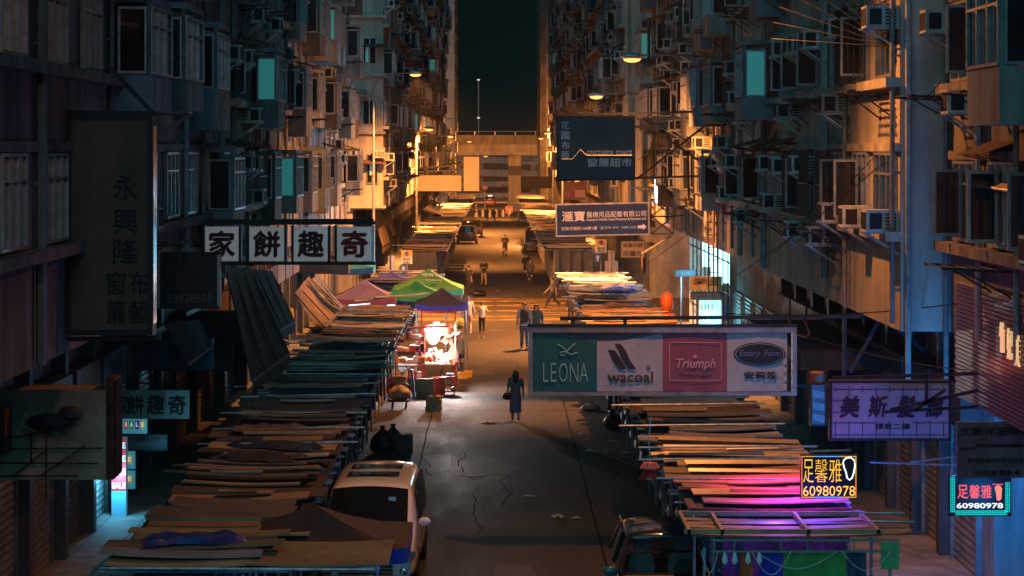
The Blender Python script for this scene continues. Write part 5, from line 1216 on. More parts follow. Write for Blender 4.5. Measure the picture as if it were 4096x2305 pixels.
for i in range(46):
    x, y = r.uniform(-.5, .52), r.uniform(-.45, .6); s_ = r.uniform(.06, .15); z = .97 + max(0, (.35 - abs(x)*.5))*r.uniform(0, 1.6)
    o = MB().ell((0,0,0), s_, s_*.8, s_*.7, 7, 5).build('snack_bag', r.choice([m_plw, m_plw, m_plw, pal[3], pal[4], pal[2]]), tb, (x, y, z), smooth=True); o.rotation_euler = (r.uniform(0, 3), r.uniform(0, 3), 0)
MB().box(-.6, -.56, .62, .66, 0, 2.7).build('pole', m_red, tb); MB().box(.58, .62, .62, .66, 0, 2.7).build('pole', m_red, tb); MB().box(-.62, .64, .6, .68, 2.66, 2.72).build('top_bar', m_red, tb)
MB().lathe([(.015, .2), (.03, .14), (.16, .02), (.17, 0)], 14, (.28, -.3, 1.72)).build('lamp_shade', m_plw, tb, smooth=True)
MB().ell((.28, -.3, 1.72), .06, .06, .06, 8, 5).build('bulb_glass', emit('white_bulb', (1,.95,.9), 6), tb)
lamp(tb, (.28, -.32, 1.62), W_, 320, .07); lamp(tb, (-.25, -.1, 2.1), W_, 60, .08)
# hanging toys, umbrella-bright bundles above
for i, (sx, sy, s_, m_) in enumerate(((1712, 1320, .22, pal[2]), (1730, 1345, .28, mat('goods_coral', (.6,.16,.10), .5)), (1765, 1318, .2, pal[0]), (1795, 1322, .22, mat('goods_coral', (.6,.16,.10), .5)), (1826, 1318, .18, mat('toy_pink', (.6,.2,.25), .5)), (1745, 1302, .15, pal[8]))):
    p = pos(sx, sy, 87.6)
    o = MB().ell((0,0,0), s_, s_*.7, s_*1.1, 9, 6).ell((s_*.5, -.05, s_*.6), s_*.5, s_*.4, s_*.5, 7, 5).build('hanging_toy', m_, None, p, smooth=True)
    tag(o, ('red', 'large coral', 'white', 'coral', 'pink', 'small lilac')[i] + ' bagged toy hanging in the bright snack stall, %s along' % ORD[i], 'toy', 'toys hanging at the snack stall')
t = thing('striped_balloon', 'yellow and black striped balloon at the corner of the snack stall', 'balloon', pos(1836, 1300, 87.3))
MB().ell((0,0,0), .17, .15, .26, 12, 8, Matrix.Rotation(.4, 4, 'Y')).build('body', mat('balloon_yellow', (.6,.55,.2), .3), t, smooth=True)
for a_ in (-.1, 0, .1): MB().lathe([(.175 - abs(a_)*.3, -.008), (.178 - abs(a_)*.3, 0), (.175 - abs(a_)*.3, .008)], 14, (0, 0, a_), Matrix.Rotation(.4, 4, 'Y')).build('stripe', k_black, t)
t = tag(MB().tube([tuple(pos(1608, 1312, 86.8) - pos(1608, 1312, 86.8)), tuple(pos(1795, 1306, 86.8) - pos(1608, 1312, 86.8))], .035, 8).build('awning_roller', mat('roller_rose', (.3,.12,.12), .5), None, pos(1608, 1312, 86.8), smooth=True), 'rosy awning roller bar above the bright snack stall', 'awning roller')
def crate(label, sx, sy, w, d, h, m, rz=0, name='plastic_crate', cat='crate', z=0, rim=True):
    p = gnd(sx, sy); t = thing(name, label, cat, (p.x, p.y + d/2, z), rz)
    b = MB(); e = .02
    b.box(-w/2, w/2, -d/2, d/2, 0, e); b.box(-w/2, w/2, -d/2, -d/2+e, e, h); b.box(-w/2, w/2, d/2-e, d/2, e, h); b.box(-w/2, -w/2+e, -d/2+e, d/2-e, e, h); b.box(w/2-e, w/2, -d/2+e, d/2-e, e, h)
    b.build('tub', m, t)
    if rim: MB().box(-w/2-.02, w/2+.02, -d/2-.02, -d/2-.001, h-.05, h).build('rim', m, t); MB().box(-w/2-.02, w/2+.02, d/2+.001, d/2+.02, h-.05, h).build('rim', m, t)
    for k in range(2): MB().box(-w*.35 + k*w*.4, -w*.35 + k*w*.4 + w*.28, -d*.3, d*.3, e, h*.9).build('contents', pal[(k*3 + int(sx)) % 9], t)
    return t
crate('white plastic tub with a round emblem on cartons before the rack', 1630, 1560, .62, .45, .28, m_plw, z=.62)
crate('bright red plastic crate beside the cardboard box', 1755, 1583, .42, .4, .62, m_plr)
crate('orange-red plastic crate behind the sack trolley', 1553, 1572, .34, .4, .45, m_plr)
crate('yellow plastic crate on the road behind the vendor', 1850, 1516, .36, .3, .24, m_ply_)
crate('second yellow plastic crate beside the first on the road', 1874, 1510, .26, .3, .24, m_ply_)
def carton(label, sx, sy, w, d, h, m, rz=0, flap=True):
    p = gnd(sx, sy); t = thing('cardboard_box', label, 'box', (p.x, p.y + d/2, 0), rz)
    MB().box(-w/2, w/2, -d/2, d/2, 0, h).build('carton', m, t, bevel=.008)
    MB().box(-.03, .03, -d/2-.002, d/2+.002, h+.0005, h+.003).build('tape', mat('packing_tape', (.4,.3,.18), .3), t)
    if flap: MB().box(-w/2, w/2, -d/2-.18, -d/2, h-.01, h+.005).build('flap', m, t)
carton('large tan cardboard box standing on the road before the snack stall', 1700, 1590, .58, .3, .62, m_card, .02, False)
carton('flat brown carton lying against the large tan cardboard box', 1692, 1594, .5, .16, .2, m_card2, 0, False)
carton('dark brown carton on the ground behind the sack trolley', 1594, 1572, .52, .4, .58, m_card2)
carton('brown carton under the shelf rack', 1660, 1560, .6, .4, .5, m_card2, 0, False)
# little stand with bags, wooden cabinet on castors, blue boards
t = thing('small_stand', 'low dark red stand with white bags at the stall corner', 'stand', gnd(1796, 1582))
for x in (-.17, .17):
    for y in (0, .4): MB().bar((x, y, 0), (x, y, .62), .03).build('leg', m_red, t)
MB().box(-.2, .2, -.03, .43, .6, .63).build('top', m_red, t); MB().box(-.18, .18, 0, .4, .15, .17).build('shelf', m_red, t)
for i in range(7): MB().ell((r.uniform(-.14, .14), r.uniform(0, .35), .7 if i < 4 else .24), .08, .08, .06, 7, 5).build('bag', m_plw, t, smooth=True)
t = thing('rolling_cabinet', 'dark red cabinet on castors at the end of the stall roofs', 'cabinet', gnd(1515, 1605))
MB().box(-.2, .22, 0, .6, .14, 1.05).build('body', m_rust, t); MB().box(-.18, .20, -.012, 0, .2, .98).build('door', m_red, t)
for x in (-.17, .19):
    for y in (.06, .54): MB().lathe([(.055, -.02), (.06, 0), (.055, .02)], 10, (0,0,0), Matrix.Translation((x, y, .065)) @ Matrix.Rotation(R(90), 4, 'Y')).build('castor', m_dark, t)
t = tag(MB().box(-.04, .04, 0, .5, 0, .95, Matrix.Rotation(-.08, 4, 'Y')).build('blue_board', mat('blue_board', (.10,.14,.30), .6), None, gnd(1655, 1592)), 'narrow blue folded board leaning between cartons and tan box', 'board')
# sack trolley
t = thing('sack_trolley', 'black hand trolley carrying a bulging tan sack', 'trolley', gnd(1596, 1640))
hw = .34
MB().box(-hw, hw, -.05, .75, .26, .30).build('deck', m_steel, t)
MB().tube([(-hw, -.04, .3), (-hw-.02, -.05, .78), (-hw+.06, -.05, .84), (hw-.06, -.05, .84), (hw+.02, -.05, .78), (hw, -.04, .3)], .02, 6).build('front_rail', m_steel, t, smooth=True)
MB().tube([(-hw+.02, .75, .3), (-hw+.05, .95, 1.2), (-hw+.14, 1.0, 1.32), (hw-.14, 1.0, 1.32), (hw-.05, .95, 1.2), (hw-.02, .75, .3)], .02, 6).build('handle', m_steel, t, smooth=True)
for x in (-.22, .22):
    for y in (.05, .65):
        w_ = MB().lathe([(.10, -.025), (.12, -.015), (.12, .015), (.10, .025)], 14, (0,0,0), Matrix.Translation((x, y, .12)) @ Matrix.Rotation(R(90), 4, 'Y')).build('wheel', m_dark, t, smooth=True)
def lump(name, m, rx, ry, rz, seed, par=None, loc=None, amp=.12, n=16, mm=10, knot=False):
    r = random.Random(seed); b = MB().ell((0,0,rz), rx, ry, rz, 26, 16)
    ph = [r.uniform(0, 6.28) for _ in range(8)]; out = []
    for x, y, z in b.v:                     # sagging bag: flat wide foot, creases gathered towards the neck
        a = math.atan2(y, x); q = z/(2*rz)
        k = 1 + amp*1.3*math.sin(2*a + ph[0] + 2*q) + amp*math.sin(3*a + ph[1]) + amp*.9*q*math.sin(7*a + ph[2] + 4*q) + r.uniform(-.03, .03)
        k *= (1.22 - .55*q*q if knot else 1.12 - .22*q**4) + (.10 if q < .2 else 0)
        out.append((x*k, y*k, max(0.0, (z - rz*.12)*(1 + .10*math.sin(2*a + ph[3]) + r.uniform(-.02, .02)))))
    b.v = out
    if knot: b.lathe([(.02, rz*1.85), (.05, rz*2.0), (.09, rz*2.25), (.04, rz*2.3)], 8)
    return b.build(name, m, par, loc, smooth=True)
lump('sack', mat('tan_sack', (.42,.30,.16), .6, 0, .25, 4, bump=.4), .33, .36, .24, 3, t, (0, .34, .30), .06)
def bag(label, sx, sy, rx, rz, m, seed, name='rubbish_bag', knot=True, cat='rubbish bag'):
    p = gnd(sx, sy); return tag(lump(name, m, rx, rx*.85, rz, seed, None, (p.x, p.y + rx*.8, 0), .10, knot=knot), label, cat)
bag('larger black rubbish bag on the road behind the white van', 1528, 1818, .34, .33, m_bag, 5)
bag('smaller black rubbish bag leaning against the larger one', 1572, 1812, .22, .34, m_bag, 6)
carton('dark cardboard box beside the two black rubbish bags', 1612, 1812, .52, .4, .5, mat('dark_carton', (.07,.05,.04), .85), .08, False)
bag('small black rubbish bag under the lingerie banner by the legs', 2452, 1722, .24, .27, m_bag, 7)
bag('pink plastic bag with white knot on the road under lingerie banner', 2365, 1646, .26, .14, mat('pink_bag', (.6,.2,.17), .4, 0, .15, 4, bump=.4), 8)
r = random.Random(9); vs = []; n = 20
for j, (z, k, cr) in enumerate(((0, .95, .02), (.1, 1.05, .03), (.25, 1.0, .04), (.38, .92, .05), (.47, .98, .07), (.5, .9, .07), (.40, .8, .05), (.3, .5, .02))):
    for i in range(n):
        a = 2*math.pi*i/n; q = .24*k*(1/max(abs(math.cos(a)), abs(math.sin(a))))**.6; vs.append((q*math.cos(a) + r.uniform(-cr, cr) + .04*j/7, q*.8*math.sin(a) + r.uniform(-cr, cr), max(0, z + r.uniform(-cr, cr)*(.6 if j else 0))))
tag(MB().add(vs, [(j*n+i, j*n+(i+1) % n, (j+1)*n+(i+1) % n, (j+1)*n+i) for j in range(7) for i in range(n)]).build('paper_sack', mat('tan_sack', (.42,.30,.16), .6), None, gnd(1735, 1645), smooth=False), 'open crumpled tan paper sack on the road before the snack stall', 'sack')
tag(MB().tube([(0, 0, .05), (.3, .02, .05)], .05, 10).build('red_can', m_plr, None, gnd(1700, 1640), smooth=True), 'small red can lying beside the tan paper sack', 'can')
bag('black bag on the road by the dark standing man', 1915, 1188, .42, .2, m_bag, 10, knot=False)
m_scrap = mat('paper_scrap', (.5,.47,.45), .7, 0, .2, 4)
scr = [(1950, 1692, .32, 'white crumpled sheet on the road left of the woman with handbag'), (2360, 1810, .30, 'heap of clear plastic near the banner shadow'), (2430, 1812, .16, 'blue-grey bag beside the heap of clear plastic'), (2505, 1815, .2, 'pale bag at the end of the plastic heap by stalls'),
       (2452, 1766, .24, 'flat white paper in the shadow above the plastic heap'), (2326, 1738, .16, 'bright crumpled scrap alone above the plastic heap'), (2255, 1750, .26, 'orange tinted flat paper on the road near joint'), (2118, 1985, .2, 'oval white paper in the middle of the dark road'),
       (2230, 2070, .26, 'white crumpled bag low on the dark road'), (2305, 2075, .16, 'small white crumpled scrap beside the crumpled bag'), (2330, 1848, .14, 'small pale scrap just below the plastic heap'), (1925, 1352, .2, 'round yellow lit scrap behind the woman in white shirt'), (1990, 1168, .2, 'orange scrap on the far road before the standing men'), (1505, 1718, .3, 'brown crushed carton at the end of the stall roofs')]
for i, (sx, sy, s_, lab) in enumerate(scr):
    r = random.Random(i+40); n = 6; b = MB(); vs = []
    for a in range(n+1):
        for c in range(n+1): vs.append(((a/n-.5)*s_*1.3 + r.uniform(-.02, .02), (c/n-.5)*s_*1.2 + r.uniform(-.02, .02), .012 + r.uniform(0, s_*.30 if 'flat' not in lab and 'oval' not in lab else .01) * (1 - abs(a/n-.5)*1.7)))
    keep = [(a*(n+1)+c, a*(n+1)+c+1, (a+1)*(n+1)+c+1, (a+1)*(n+1)+c) for a in range(n) for c in range(n) if (a-n/2+.5)**2 + (c-n/2+.5)**2 < (n/2)**2 + 1]
    tag(b.add(vs, keep).build('litter_scrap', m_scrap if 'orange' not in lab and 'brown' not in lab else m_card, None, gnd(sx, sy), smooth=True), lab, 'litter', 'litter on the road')
# wooden stool
t = thing('stool', 'round-topped wooden stool on the road behind the vendor', 'stool', gnd(1858, 1440))
MB().lathe([(.17, .56), (.19, .57), (.19, .60), (.18, .61)], 16).build('seat', m_ply, t, smooth=True)
for a_ in range(4):
    a0 = R(45 + 90*a_); MB().bar((.13*math.cos(a0), .13*math.sin(a0), .57), (.21*math.cos(a0), .21*math.sin(a0), 0), .035).build('leg', m_card2, t)
for z in (.2, .36): MB().tube([(.17*math.cos(R(45+90*k)), .17*math.sin(R(45+90*k)), z) for k in range(5)], .014, 5).build('stretcher', m_card2, t)
# orange wrapped figure-like roll by the tent stalls
t = thing('wrapped_roll', 'bright orange wrapped roll standing at the far stall beside the fridge', 'roll', (pos(2672, 0, 94).x, 94, 0))
MB().lathe([(.30, 0), (.32, .3), (.33, 1.9), (.30, 2.15), (.22, 2.25)], 14).build('lower_wrap', mat('orange_wrap', (.62,.13,.03), .5, 0, .2, 4, bump=.3), t, smooth=True)
MB().ell((-.05, 0, 2.65), .26, .25, .42, 12, 8).build('upper_wrap', mat('orange_wrap', (.62,.13,.03), .5), t, smooth=True)
# concrete bollards and red barrier by the flyover
for i in range(6):
    p = gnd(1903 + 27*i, 868); tag(MB().lathe([(.2, 0), (.2, .7), (.14, .85), (.05, .9)], 10).build('bollard', m_conc, None, p, smooth=True), 'pale road bollard near the flyover, %s from the tall blank billboard' % ORD[i], 'bollard', 'bollards before the flyover')
t = thing('traffic_barrier', 'bright red water-filled traffic barrier before the flyover pier', 'traffic barrier', gnd(2036, 855))
MB().prism([(-.3, 0), (.3, 0), (.2, .35), (.14, 1.0), (-.14, 1.0), (-.2, .35)], -.5, .5, 'x').build('body', m_plr, t); MB().box(-.45, .45, -.215, -.205, .5, .62).build('stripe', m_plw, t)

# small trees near the flyover
def tree(label, base, h, rad, seed):
    r = random.Random(seed); t = thing('tree', label, 'tree', base)
    tr = MB().tube([(0,0,0), (.05,.02,h*.3), (-.05,.05,h*.55), (.05,0,h*.8)], [.16,.12,.09,.04], 7)
    for k in range(6):
        a = r.uniform(0, 6.28); z = h*r.uniform(.4, .7); tr.tube([(0,0,z), (math.cos(a)*rad*.4, math.sin(a)*rad*.4, z+h*.1), (math.cos(a)*rad*.8, math.sin(a)*rad*.8, z+h*.18)], [.05,.035,.015], 5)
    tr.build('trunk', m_card2, t, smooth=True)
    b = MB()
    cl = [(r.gauss(0, rad*.42), r.gauss(0, rad*.42), h*.72 + r.gauss(0, h*.14), r.uniform(.25, .55)*rad) for _ in range(26)]
    for cx, cy, cz, cr in cl:
        for _ in range(70):
            v = Vector((r.gauss(0,1), r.gauss(0,1), r.gauss(0,1))).normalized() * cr * r.uniform(.5, 1.0); c = Vector((cx, cy, cz)) + v
            u = Vector((r.gauss(0,1), r.gauss(0,1), r.gauss(0,.6))).normalized(); w = u.cross(Vector((r.gauss(0,1), r.gauss(0,1), r.gauss(0,1)))).normalized(); s_ = r.uniform(.07, .14)
            b.add([c-u*s_, c+w*s_*.5, c+u*s_, c-w*s_*.5], [(0,1,2,3)])
    tag(b.build('crown', mat('leaves', (.05,.08,.03), .7, 0, .4, 3), t), kind='stuff')
tree('dark leafy tree in front of the flyover edge by the grimy tenement', (-5.6, 300, 0), 9.6, 2.0, 4)
tree('bushy dark tree lower beside the grimy tenement lamp', (-5.9, 245, 0), 7.0, 1.4, 9)
# ================================================================== VEHICLES
m_tyre = mat('tyre_rubber', (.012,.012,.012), .8); m_rim = mat('alloy_rim', (.4,.4,.42), .3, .9); m_vglass = mat('vehicle_glass', (.010,.012,.014), .06, 0, .1, spec=.9)
m_chrome = mat('chrome', (.6,.6,.62), .12, 1.0, .05); m_blk = mat('black_trim', (.015,.015,.016), .45)
def loft(sts, k0, k1):
    """sts: list of (y, [(x, z) half section]); returns MB of points k0..k1 of both halves"""
    b = MB(); n = k1-k0+1
    for s in (-1, 1):
        vs = [(s*x, y, z) for y, sec in sts for x, z in sec[k0:k1+1]]
        fs = [(i*n+j, i*n+j+1, (i+1)*n+j+1, (i+1)*n+j) for i in range(len(sts)-1) for j in range(n-1)]
        b.add(vs, fs)
    return b
def vehicle(label, name, cat, loc, rz, paint, sts, wheels, glass, extras=None, sub=True):
    t = thing(name, label, cat, loc, rz)
    b = MB(); n = len(sts[0][1])
    vs = []
    for y, sec in sts:
        vs += [(x, y, z) for x, z in sec] + [(-x, y, z) for x, z in reversed(sec[1:-1] if sec[-1][0] == 0 and sec[0][0] == 0 else sec)]
    m = len(vs)//len(sts)
    fs = [(i*m+j, i*m+(j+1) % m, (i+1)*m+(j+1) % m, (i+1)*m+j) for i in range(len(sts)-1) for j in range(m)]
    fs += [tuple(range(m)), tuple(reversed(range((len(sts)-1)*m, len(sts)*m)))]
    o = b.add(vs, fs).build('body', paint, t, smooth=True)
    if sub:
        md = o.modifiers.new('s', 'SUBSURF'); md.levels = 2; md.render_levels = 2
    for x, y, rr in wheels:
        s = 1 if x > 0 else -1
        w = MB().lathe([(rr*.62, -.10), (rr*.93, -.11), (rr, -.07), (rr, .07), (rr*.93, .11), (rr*.62, .10)], 22, (0,0,0), Matrix.Translation((x, y, rr)) @ Matrix.Rotation(R(90), 4, 'Y')).build('wheel', m_tyre, t, smooth=True)
        rm = MB().lathe([(rr*.60, -.115), (rr*.60, .115), (rr*.2, .10)], 18, (0,0,0), Matrix.Translation((x, y, rr)) @ Matrix.Rotation(R(90), 4, 'Y')).build('rim', m_rim, w)
    for nm, quad, mt in glass:
        # glass panes given as 3x? grids of points: bilinear patch, proud of the body
        a, b_, c, d = [Vector(q) for q in quad]; nrm = (b_-a).cross(d-a).normalized()
        N = 8; vs = []
        for i in range(N+1):
            for j in range(N+1):
                u, v = i/N, j/N; p = (a*(1-u)+b_*u)*(1-v) + (d*(1-u)+c*u)*v
                if nm in ('windscreen', 'rear_window'): p = p + nrm*(.035 + .085*(1-(2*u-1)**2)) * (1 if nrm.z > 0 else -1)
                vs.append(p)
        MB().add(vs, [(i*(N+1)+j, i*(N+1)+j+1, (i+1)*(N+1)+j+1, (i+1)*(N+1)+j) for i in range(N) for j in range(N)]).build(nm, mt, t)
    return t
def sec(zb, w, zbelt, wr, zr, crown=.02):
    return [(0, zb), (w*.85, zb), (w*.99, zb+.12), (w, zb+.35 if zbelt-zb > .5 else zb+.2), (w*.985, zbelt), (wr+.02, zr-.10), (wr-.10, zr-.012), (0, zr+crown)]
# white people carrier, nose towards the viewer
V = [(-2.47, sec(.28, .74, .70, .55, .80)), (-2.40, sec(.24, .86, .82, .66, .98)), (-2.15, sec(.22, .92, .96, .74, 1.08)), (-1.85, sec(.22, .925, 1.06, .78, 1.16)), (-1.74, sec(.22, .925, 1.08, .78, 1.22)), (-1.12, sec(.22, .925, 1.10, 0.78, 1.82)),
     (-.98, sec(.22, .925, 1.10, 0.77, 1.90)), (.4, sec(.22, .925, 1.10, 0.77, 1.95)), (1.6, sec(.22, .925, 1.12, 0.76, 1.94)), (2.2, sec(.24, .91, 1.12, 0.75, 1.90)), (2.40, sec(.28, .89, 1.10, .66, 1.80)), (2.47, sec(.34, .84, 1.05, .64, 1.60))]
G = [('windscreen', [(-.74, -1.80, 1.17), (.74, -1.80, 1.17), (.72, -1.16, 1.77), (-.72, -1.16, 1.77)], m_vglass)]
for s in (-1, 1):
    G.append(('side_window', [(s*.915, -1.10, 1.14), (s*.935, -.30, 1.14), (s*0.815, -.30, 1.80), (s*0.845, -.68, 1.70)], m_vglass))
    G.append(('side_window', [(s*.935, -.22, 1.14), (s*.935, .95, 1.14), (s*0.812, .95, 1.82), (s*0.815, -.22, 1.81)], m_vglass))
    G.append(('side_window', [(s*.935, 1.03, 1.15), (s*.925, 2.1, 1.16), (s*0.815, 2.0, 1.78), (s*0.812, 1.03, 1.82)], m_vglass))
m_pearl = mat('pearl_white_paint', (.74,.69,.62), .22, 0, .04, 2, coat=.8)
vn = vehicle('white people carrier parked nose towards the viewer beside the stalls', 'people_carrier', 'van', (-2.40, 50.0, 0), R(-1.0), m_pearl, V, [(s*.82, y, .34) for s in (-1, 1) for y in (-1.55, 1.45)], G)
for y0, y1 in ((-.42, -.02), (.55, 1.05)):
    MB().prism([(-.50, y0+.04), (-.46, y0), (.46, y0), (.50, y0+.04), (.50, y1-.04), (.46, y1), (-.46, y1), (-.50, y1-.04)], 1.955, 1.972, 'z').build('sunroof', m_vglass, vn)
for s in (-1, 1):
    MB().prism([(s*.90, .80), (s*.56, .74), (s*.50, .66), (s*.84, .60), (s*.92, .70)], -2.475, -2.36, 'y').build('headlight', mat('headlight_glass', (.25,.27,.28), .12, .3, .2, 12), vn)
    m_ = MB().ell((s*1.03, -1.18, 1.16), .12, .08, .09, 10, 6).build('wing_mirror', m_pearl, vn, smooth=True)
    MB().box(s*.93 - .012, s*.93 + .012, -.45, -.25, 1.0, 1.03).build('door_handle', m_chrome, vn); MB().box(s*.93 - .012, s*.93 + .012, -.12, .08, 1.0, 1.03).build('door_handle', m_chrome, vn)
    for y in (-.26, .99): MB().box(s*.926 - .004, s*.926 + .004, y, y+.012, .35, 1.1).build('door_gap', m_blk, vn)
    MB().ell((s*.70, -2.44, .42), .09, .03, .07, 10, 6).build('fog_lamp', m_chrome, vn, smooth=True)
    for yy in (-1.55, 1.45): MB().lathe([(.40, -.05), (.42, 0), (.40, .05)], 20, (0,0,0), Matrix.Translation((s*.885, yy, .35)) @ Matrix.Rotation(R(90), 4, 'Y')).build('wheel_arch', m_blk, vn)
MB().box(-.50, .50, -2.50, -2.44, .36, .74).build('grille', m_blk, vn)
for k in range(5): MB().box(-.5, .5, -2.515, -2.50, .40 + k*.07, .425 + k*.07).build('grille_bar', m_chrome, vn)
MB().box(-.26, .26, -2.53, -2.515, .44, .55).build('number_plate', m_plw, vn)
MB().box(-.9, .9, -2.50, -2.42, .24, .33).build('bumper', m_blk, vn); vn.scale = (1.02, 1.08, 1.0)
MB().box(.36, .50, -1.47, -1.46, 1.60, 1.68).build('windscreen_sticker', m_plw, vn)
# black car, seats visible through the windscreen
B = [(-2.30, sec(.28, .70, .62, .5, .70)), (-2.22, sec(.22, .82, .72, .62, .82)), (-1.6, sec(.20, .86, .85, .70, .95)), (-1.12, sec(.20, .865, .93, .74, 1.02))]
m_blackp = mat('black_car_paint', (.03,.026,.026), .16, 0, .05, 2, coat=1.0); m_seat = mat('teal_seat_cloth', (.12,.30,.32), .8, 0, .2, 4)
cx, cy = 3.0, 44.9
car = thing('parked_car', 'black parked car with teal seats beneath the closest stall roof', 'car', (cx, cy, 0))
def cbody(stn, nm, mt, sub=2):
    vs = []
    for y, s_ in stn: vs += [(x, y, z) for x, z in s_] + [(-x, y, z) for x, z in reversed(s_[1:-1])]
    m = len(vs)//len(stn); fs = [(i*m+j, i*m+(j+1) % m, (i+1)*m+(j+1) % m, (i+1)*m+j) for i in range(len(stn)-1) for j in range(m)]
    fs += [tuple(range(m)), tuple(reversed(range((len(stn)-1)*m, len(stn)*m)))]
    o = MB().add(vs, fs).build(nm, mt, car, smooth=True); md = o.modifiers.new('s', 'SUBSURF'); md.levels = sub; md.render_levels = sub; return o
low = [(-2.3, [(0,.28), (.62,.28), (.70,.42), (.70,.62), (.6,.70), (0,.74)]), (-2.15, [(0,.22), (.75,.22), (.84,.4), (.84,.70), (.7,.82), (0,.86)]), (-1.2, [(0,.2), (.76,.2), (.87,.4), (.87,.85), (.76,.96), (0,1.0)]), (-1.1, [(0,.2), (.76,.2), (.87,.4), (.88,.90), (.80,.93), (0,.70)]),
       (0, [(0,.2), (.76,.2), (.88,.4), (.88,.92), (.82,.93), (0,.6)]), (1.9, [(0,.22), (.76,.22), (.87,.4), (.87,.95), (.82,.96), (0,.8)]), (2.15, [(0,.3), (.72,.3), (.80,.45), (.80,.9), (.7,.98), (0,1.0)])]
cbody(low, 'body', m_blackp)
roof = [(-.42, [(0,1.50), (.55,1.47), (.62,1.45), (.63,1.47), (.56,1.52), (0,1.56)]), (-.30, [(0,1.53), (.6,1.50), (.66,1.47), (.67,1.50), (.58,1.58), (0,1.62)]), (.6, [(0,1.58), (.6,1.54), (.67,1.50), (.68,1.54), (.58,1.63), (0,1.67)]), (1.65, [(0,1.55), (.6,1.51), (.66,1.47), (.67,1.5), (.57,1.59), (0,1.63)]), (1.85, [(0,1.48), (.55,1.45), (.62,1.43), (.63,1.45), (.55,1.52), (0,1.55)])]
cbody(roof, 'roof', m_blackp)
for s in (-1, 1):
    MB().tube([(s*.80, -1.12, .95), (s*.65, -.40, 1.48)], .035, 6).build('pillar', m_blackp, car); MB().tube([(s*.86, .35, .95), (s*.67, .35, 1.5)], .045, 6).build('pillar', m_blackp, car); MB().tube([(s*.84, 1.9, .95), (s*.63, 1.75, 1.48)], .06, 6).build('pillar', m_blackp, car)
    for ya, yb in ((-.95, .33), (.38, 1.75)):
        MB().add([(s*.855, ya, .95), (s*.855, yb, .95), (s*.668, yb-.02, 1.47), (s*.668, ya+ (.5 if ya < 0 else .02), 1.47)], [(0,1,2,3)]).build('side_window', m_vglass, car)
    MB().ell((s*.98, -.98, 1.0), .13, .07, .085, 12, 7).build('wing_mirror', mat('mirror_shell_teal', (.05,.14,.16), .2, 0, .05, coat=1), car, smooth=True)
    MB().tube([(s*.68, -.35, 1.60), (s*.69, .6, 1.645), (s*.68, 1.6, 1.60)], .018, 6).build('roof_rail', m_chrome, car)
    sx = s*.36
    seat = MB().box(-.23, .23, -.05, .42, .45, .60).build('seat', m_seat, car, (sx, -.25, 0), bevel=.04)
    MB().prism([(-.22, .55), (.22, .55), (.25, .9), (.21, 1.14), (-.21, 1.14), (-.25, .9)], 0, .13, 'y').build('backrest', m_seat, seat, (0, .38, 0), bevel=.04); MB().box(-.13, .13, 0, .1, 1.17, 1.36).build('headrest', m_seat, seat, (0, .42, 0), bevel=.035)
    for y in (-1.35, 1.35): MB().lathe([(.2, -.1), (.30, -.11), (.32, -.06), (.32, .06), (.30, .11), (.2, .1)], 20, (0,0,0), Matrix.Translation((s*.78, y, .32)) @ Matrix.Rotation(R(90), 4, 'Y')).build('wheel', m_tyre, car, smooth=True)
    MB().ell((s*.62, -2.22, .66), .16, .06, .08, 10, 6).build('headlight', m_chrome, car, smooth=True)
MB().lathe([(.17, -.012), (.185, 0), (.17, .012), (.155, 0)], 18, (0,0,0), Matrix.Translation((.36, -.62, .98)) @ Matrix.Rotation(R(65), 4, 'X')).build('steering_wheel', m_blk, car, smooth=True)
MB().box(-.76, .76, -1.05, -.72, .80, .93).build('dashboard', m_blk, car, bevel=.04)
wsm = bpy.data.materials.new('windscreen_clear'); wsm.use_nodes = True
_n = wsm.node_tree; _b = _n.nodes['Principled BSDF']; _t = _n.nodes.new('ShaderNodeBsdfTransparent'); _t.inputs[0].default_value = (.8,.85,.85,1); _m = _n.nodes.new('ShaderNodeMixShader'); _m.inputs[0].default_value = .12
_b.inputs['Roughness'].default_value = .05; _b.inputs['Base Color'].default_value = (.02,.02,.02,1)
_n.links.new(_t.outputs[0], _m.inputs[1]); _n.links.new(_b.outputs[0], _m.inputs[2]); _n.links.new(_m.outputs[0], _n.nodes['Material Output'].inputs[0])
MB().add([(-.78, -1.10, .95), (.78, -1.10, .95), (.62, -.42, 1.47), (-.62, -.42, 1.47)], [(0,1,2,3)]).build('windscreen', wsm, car)
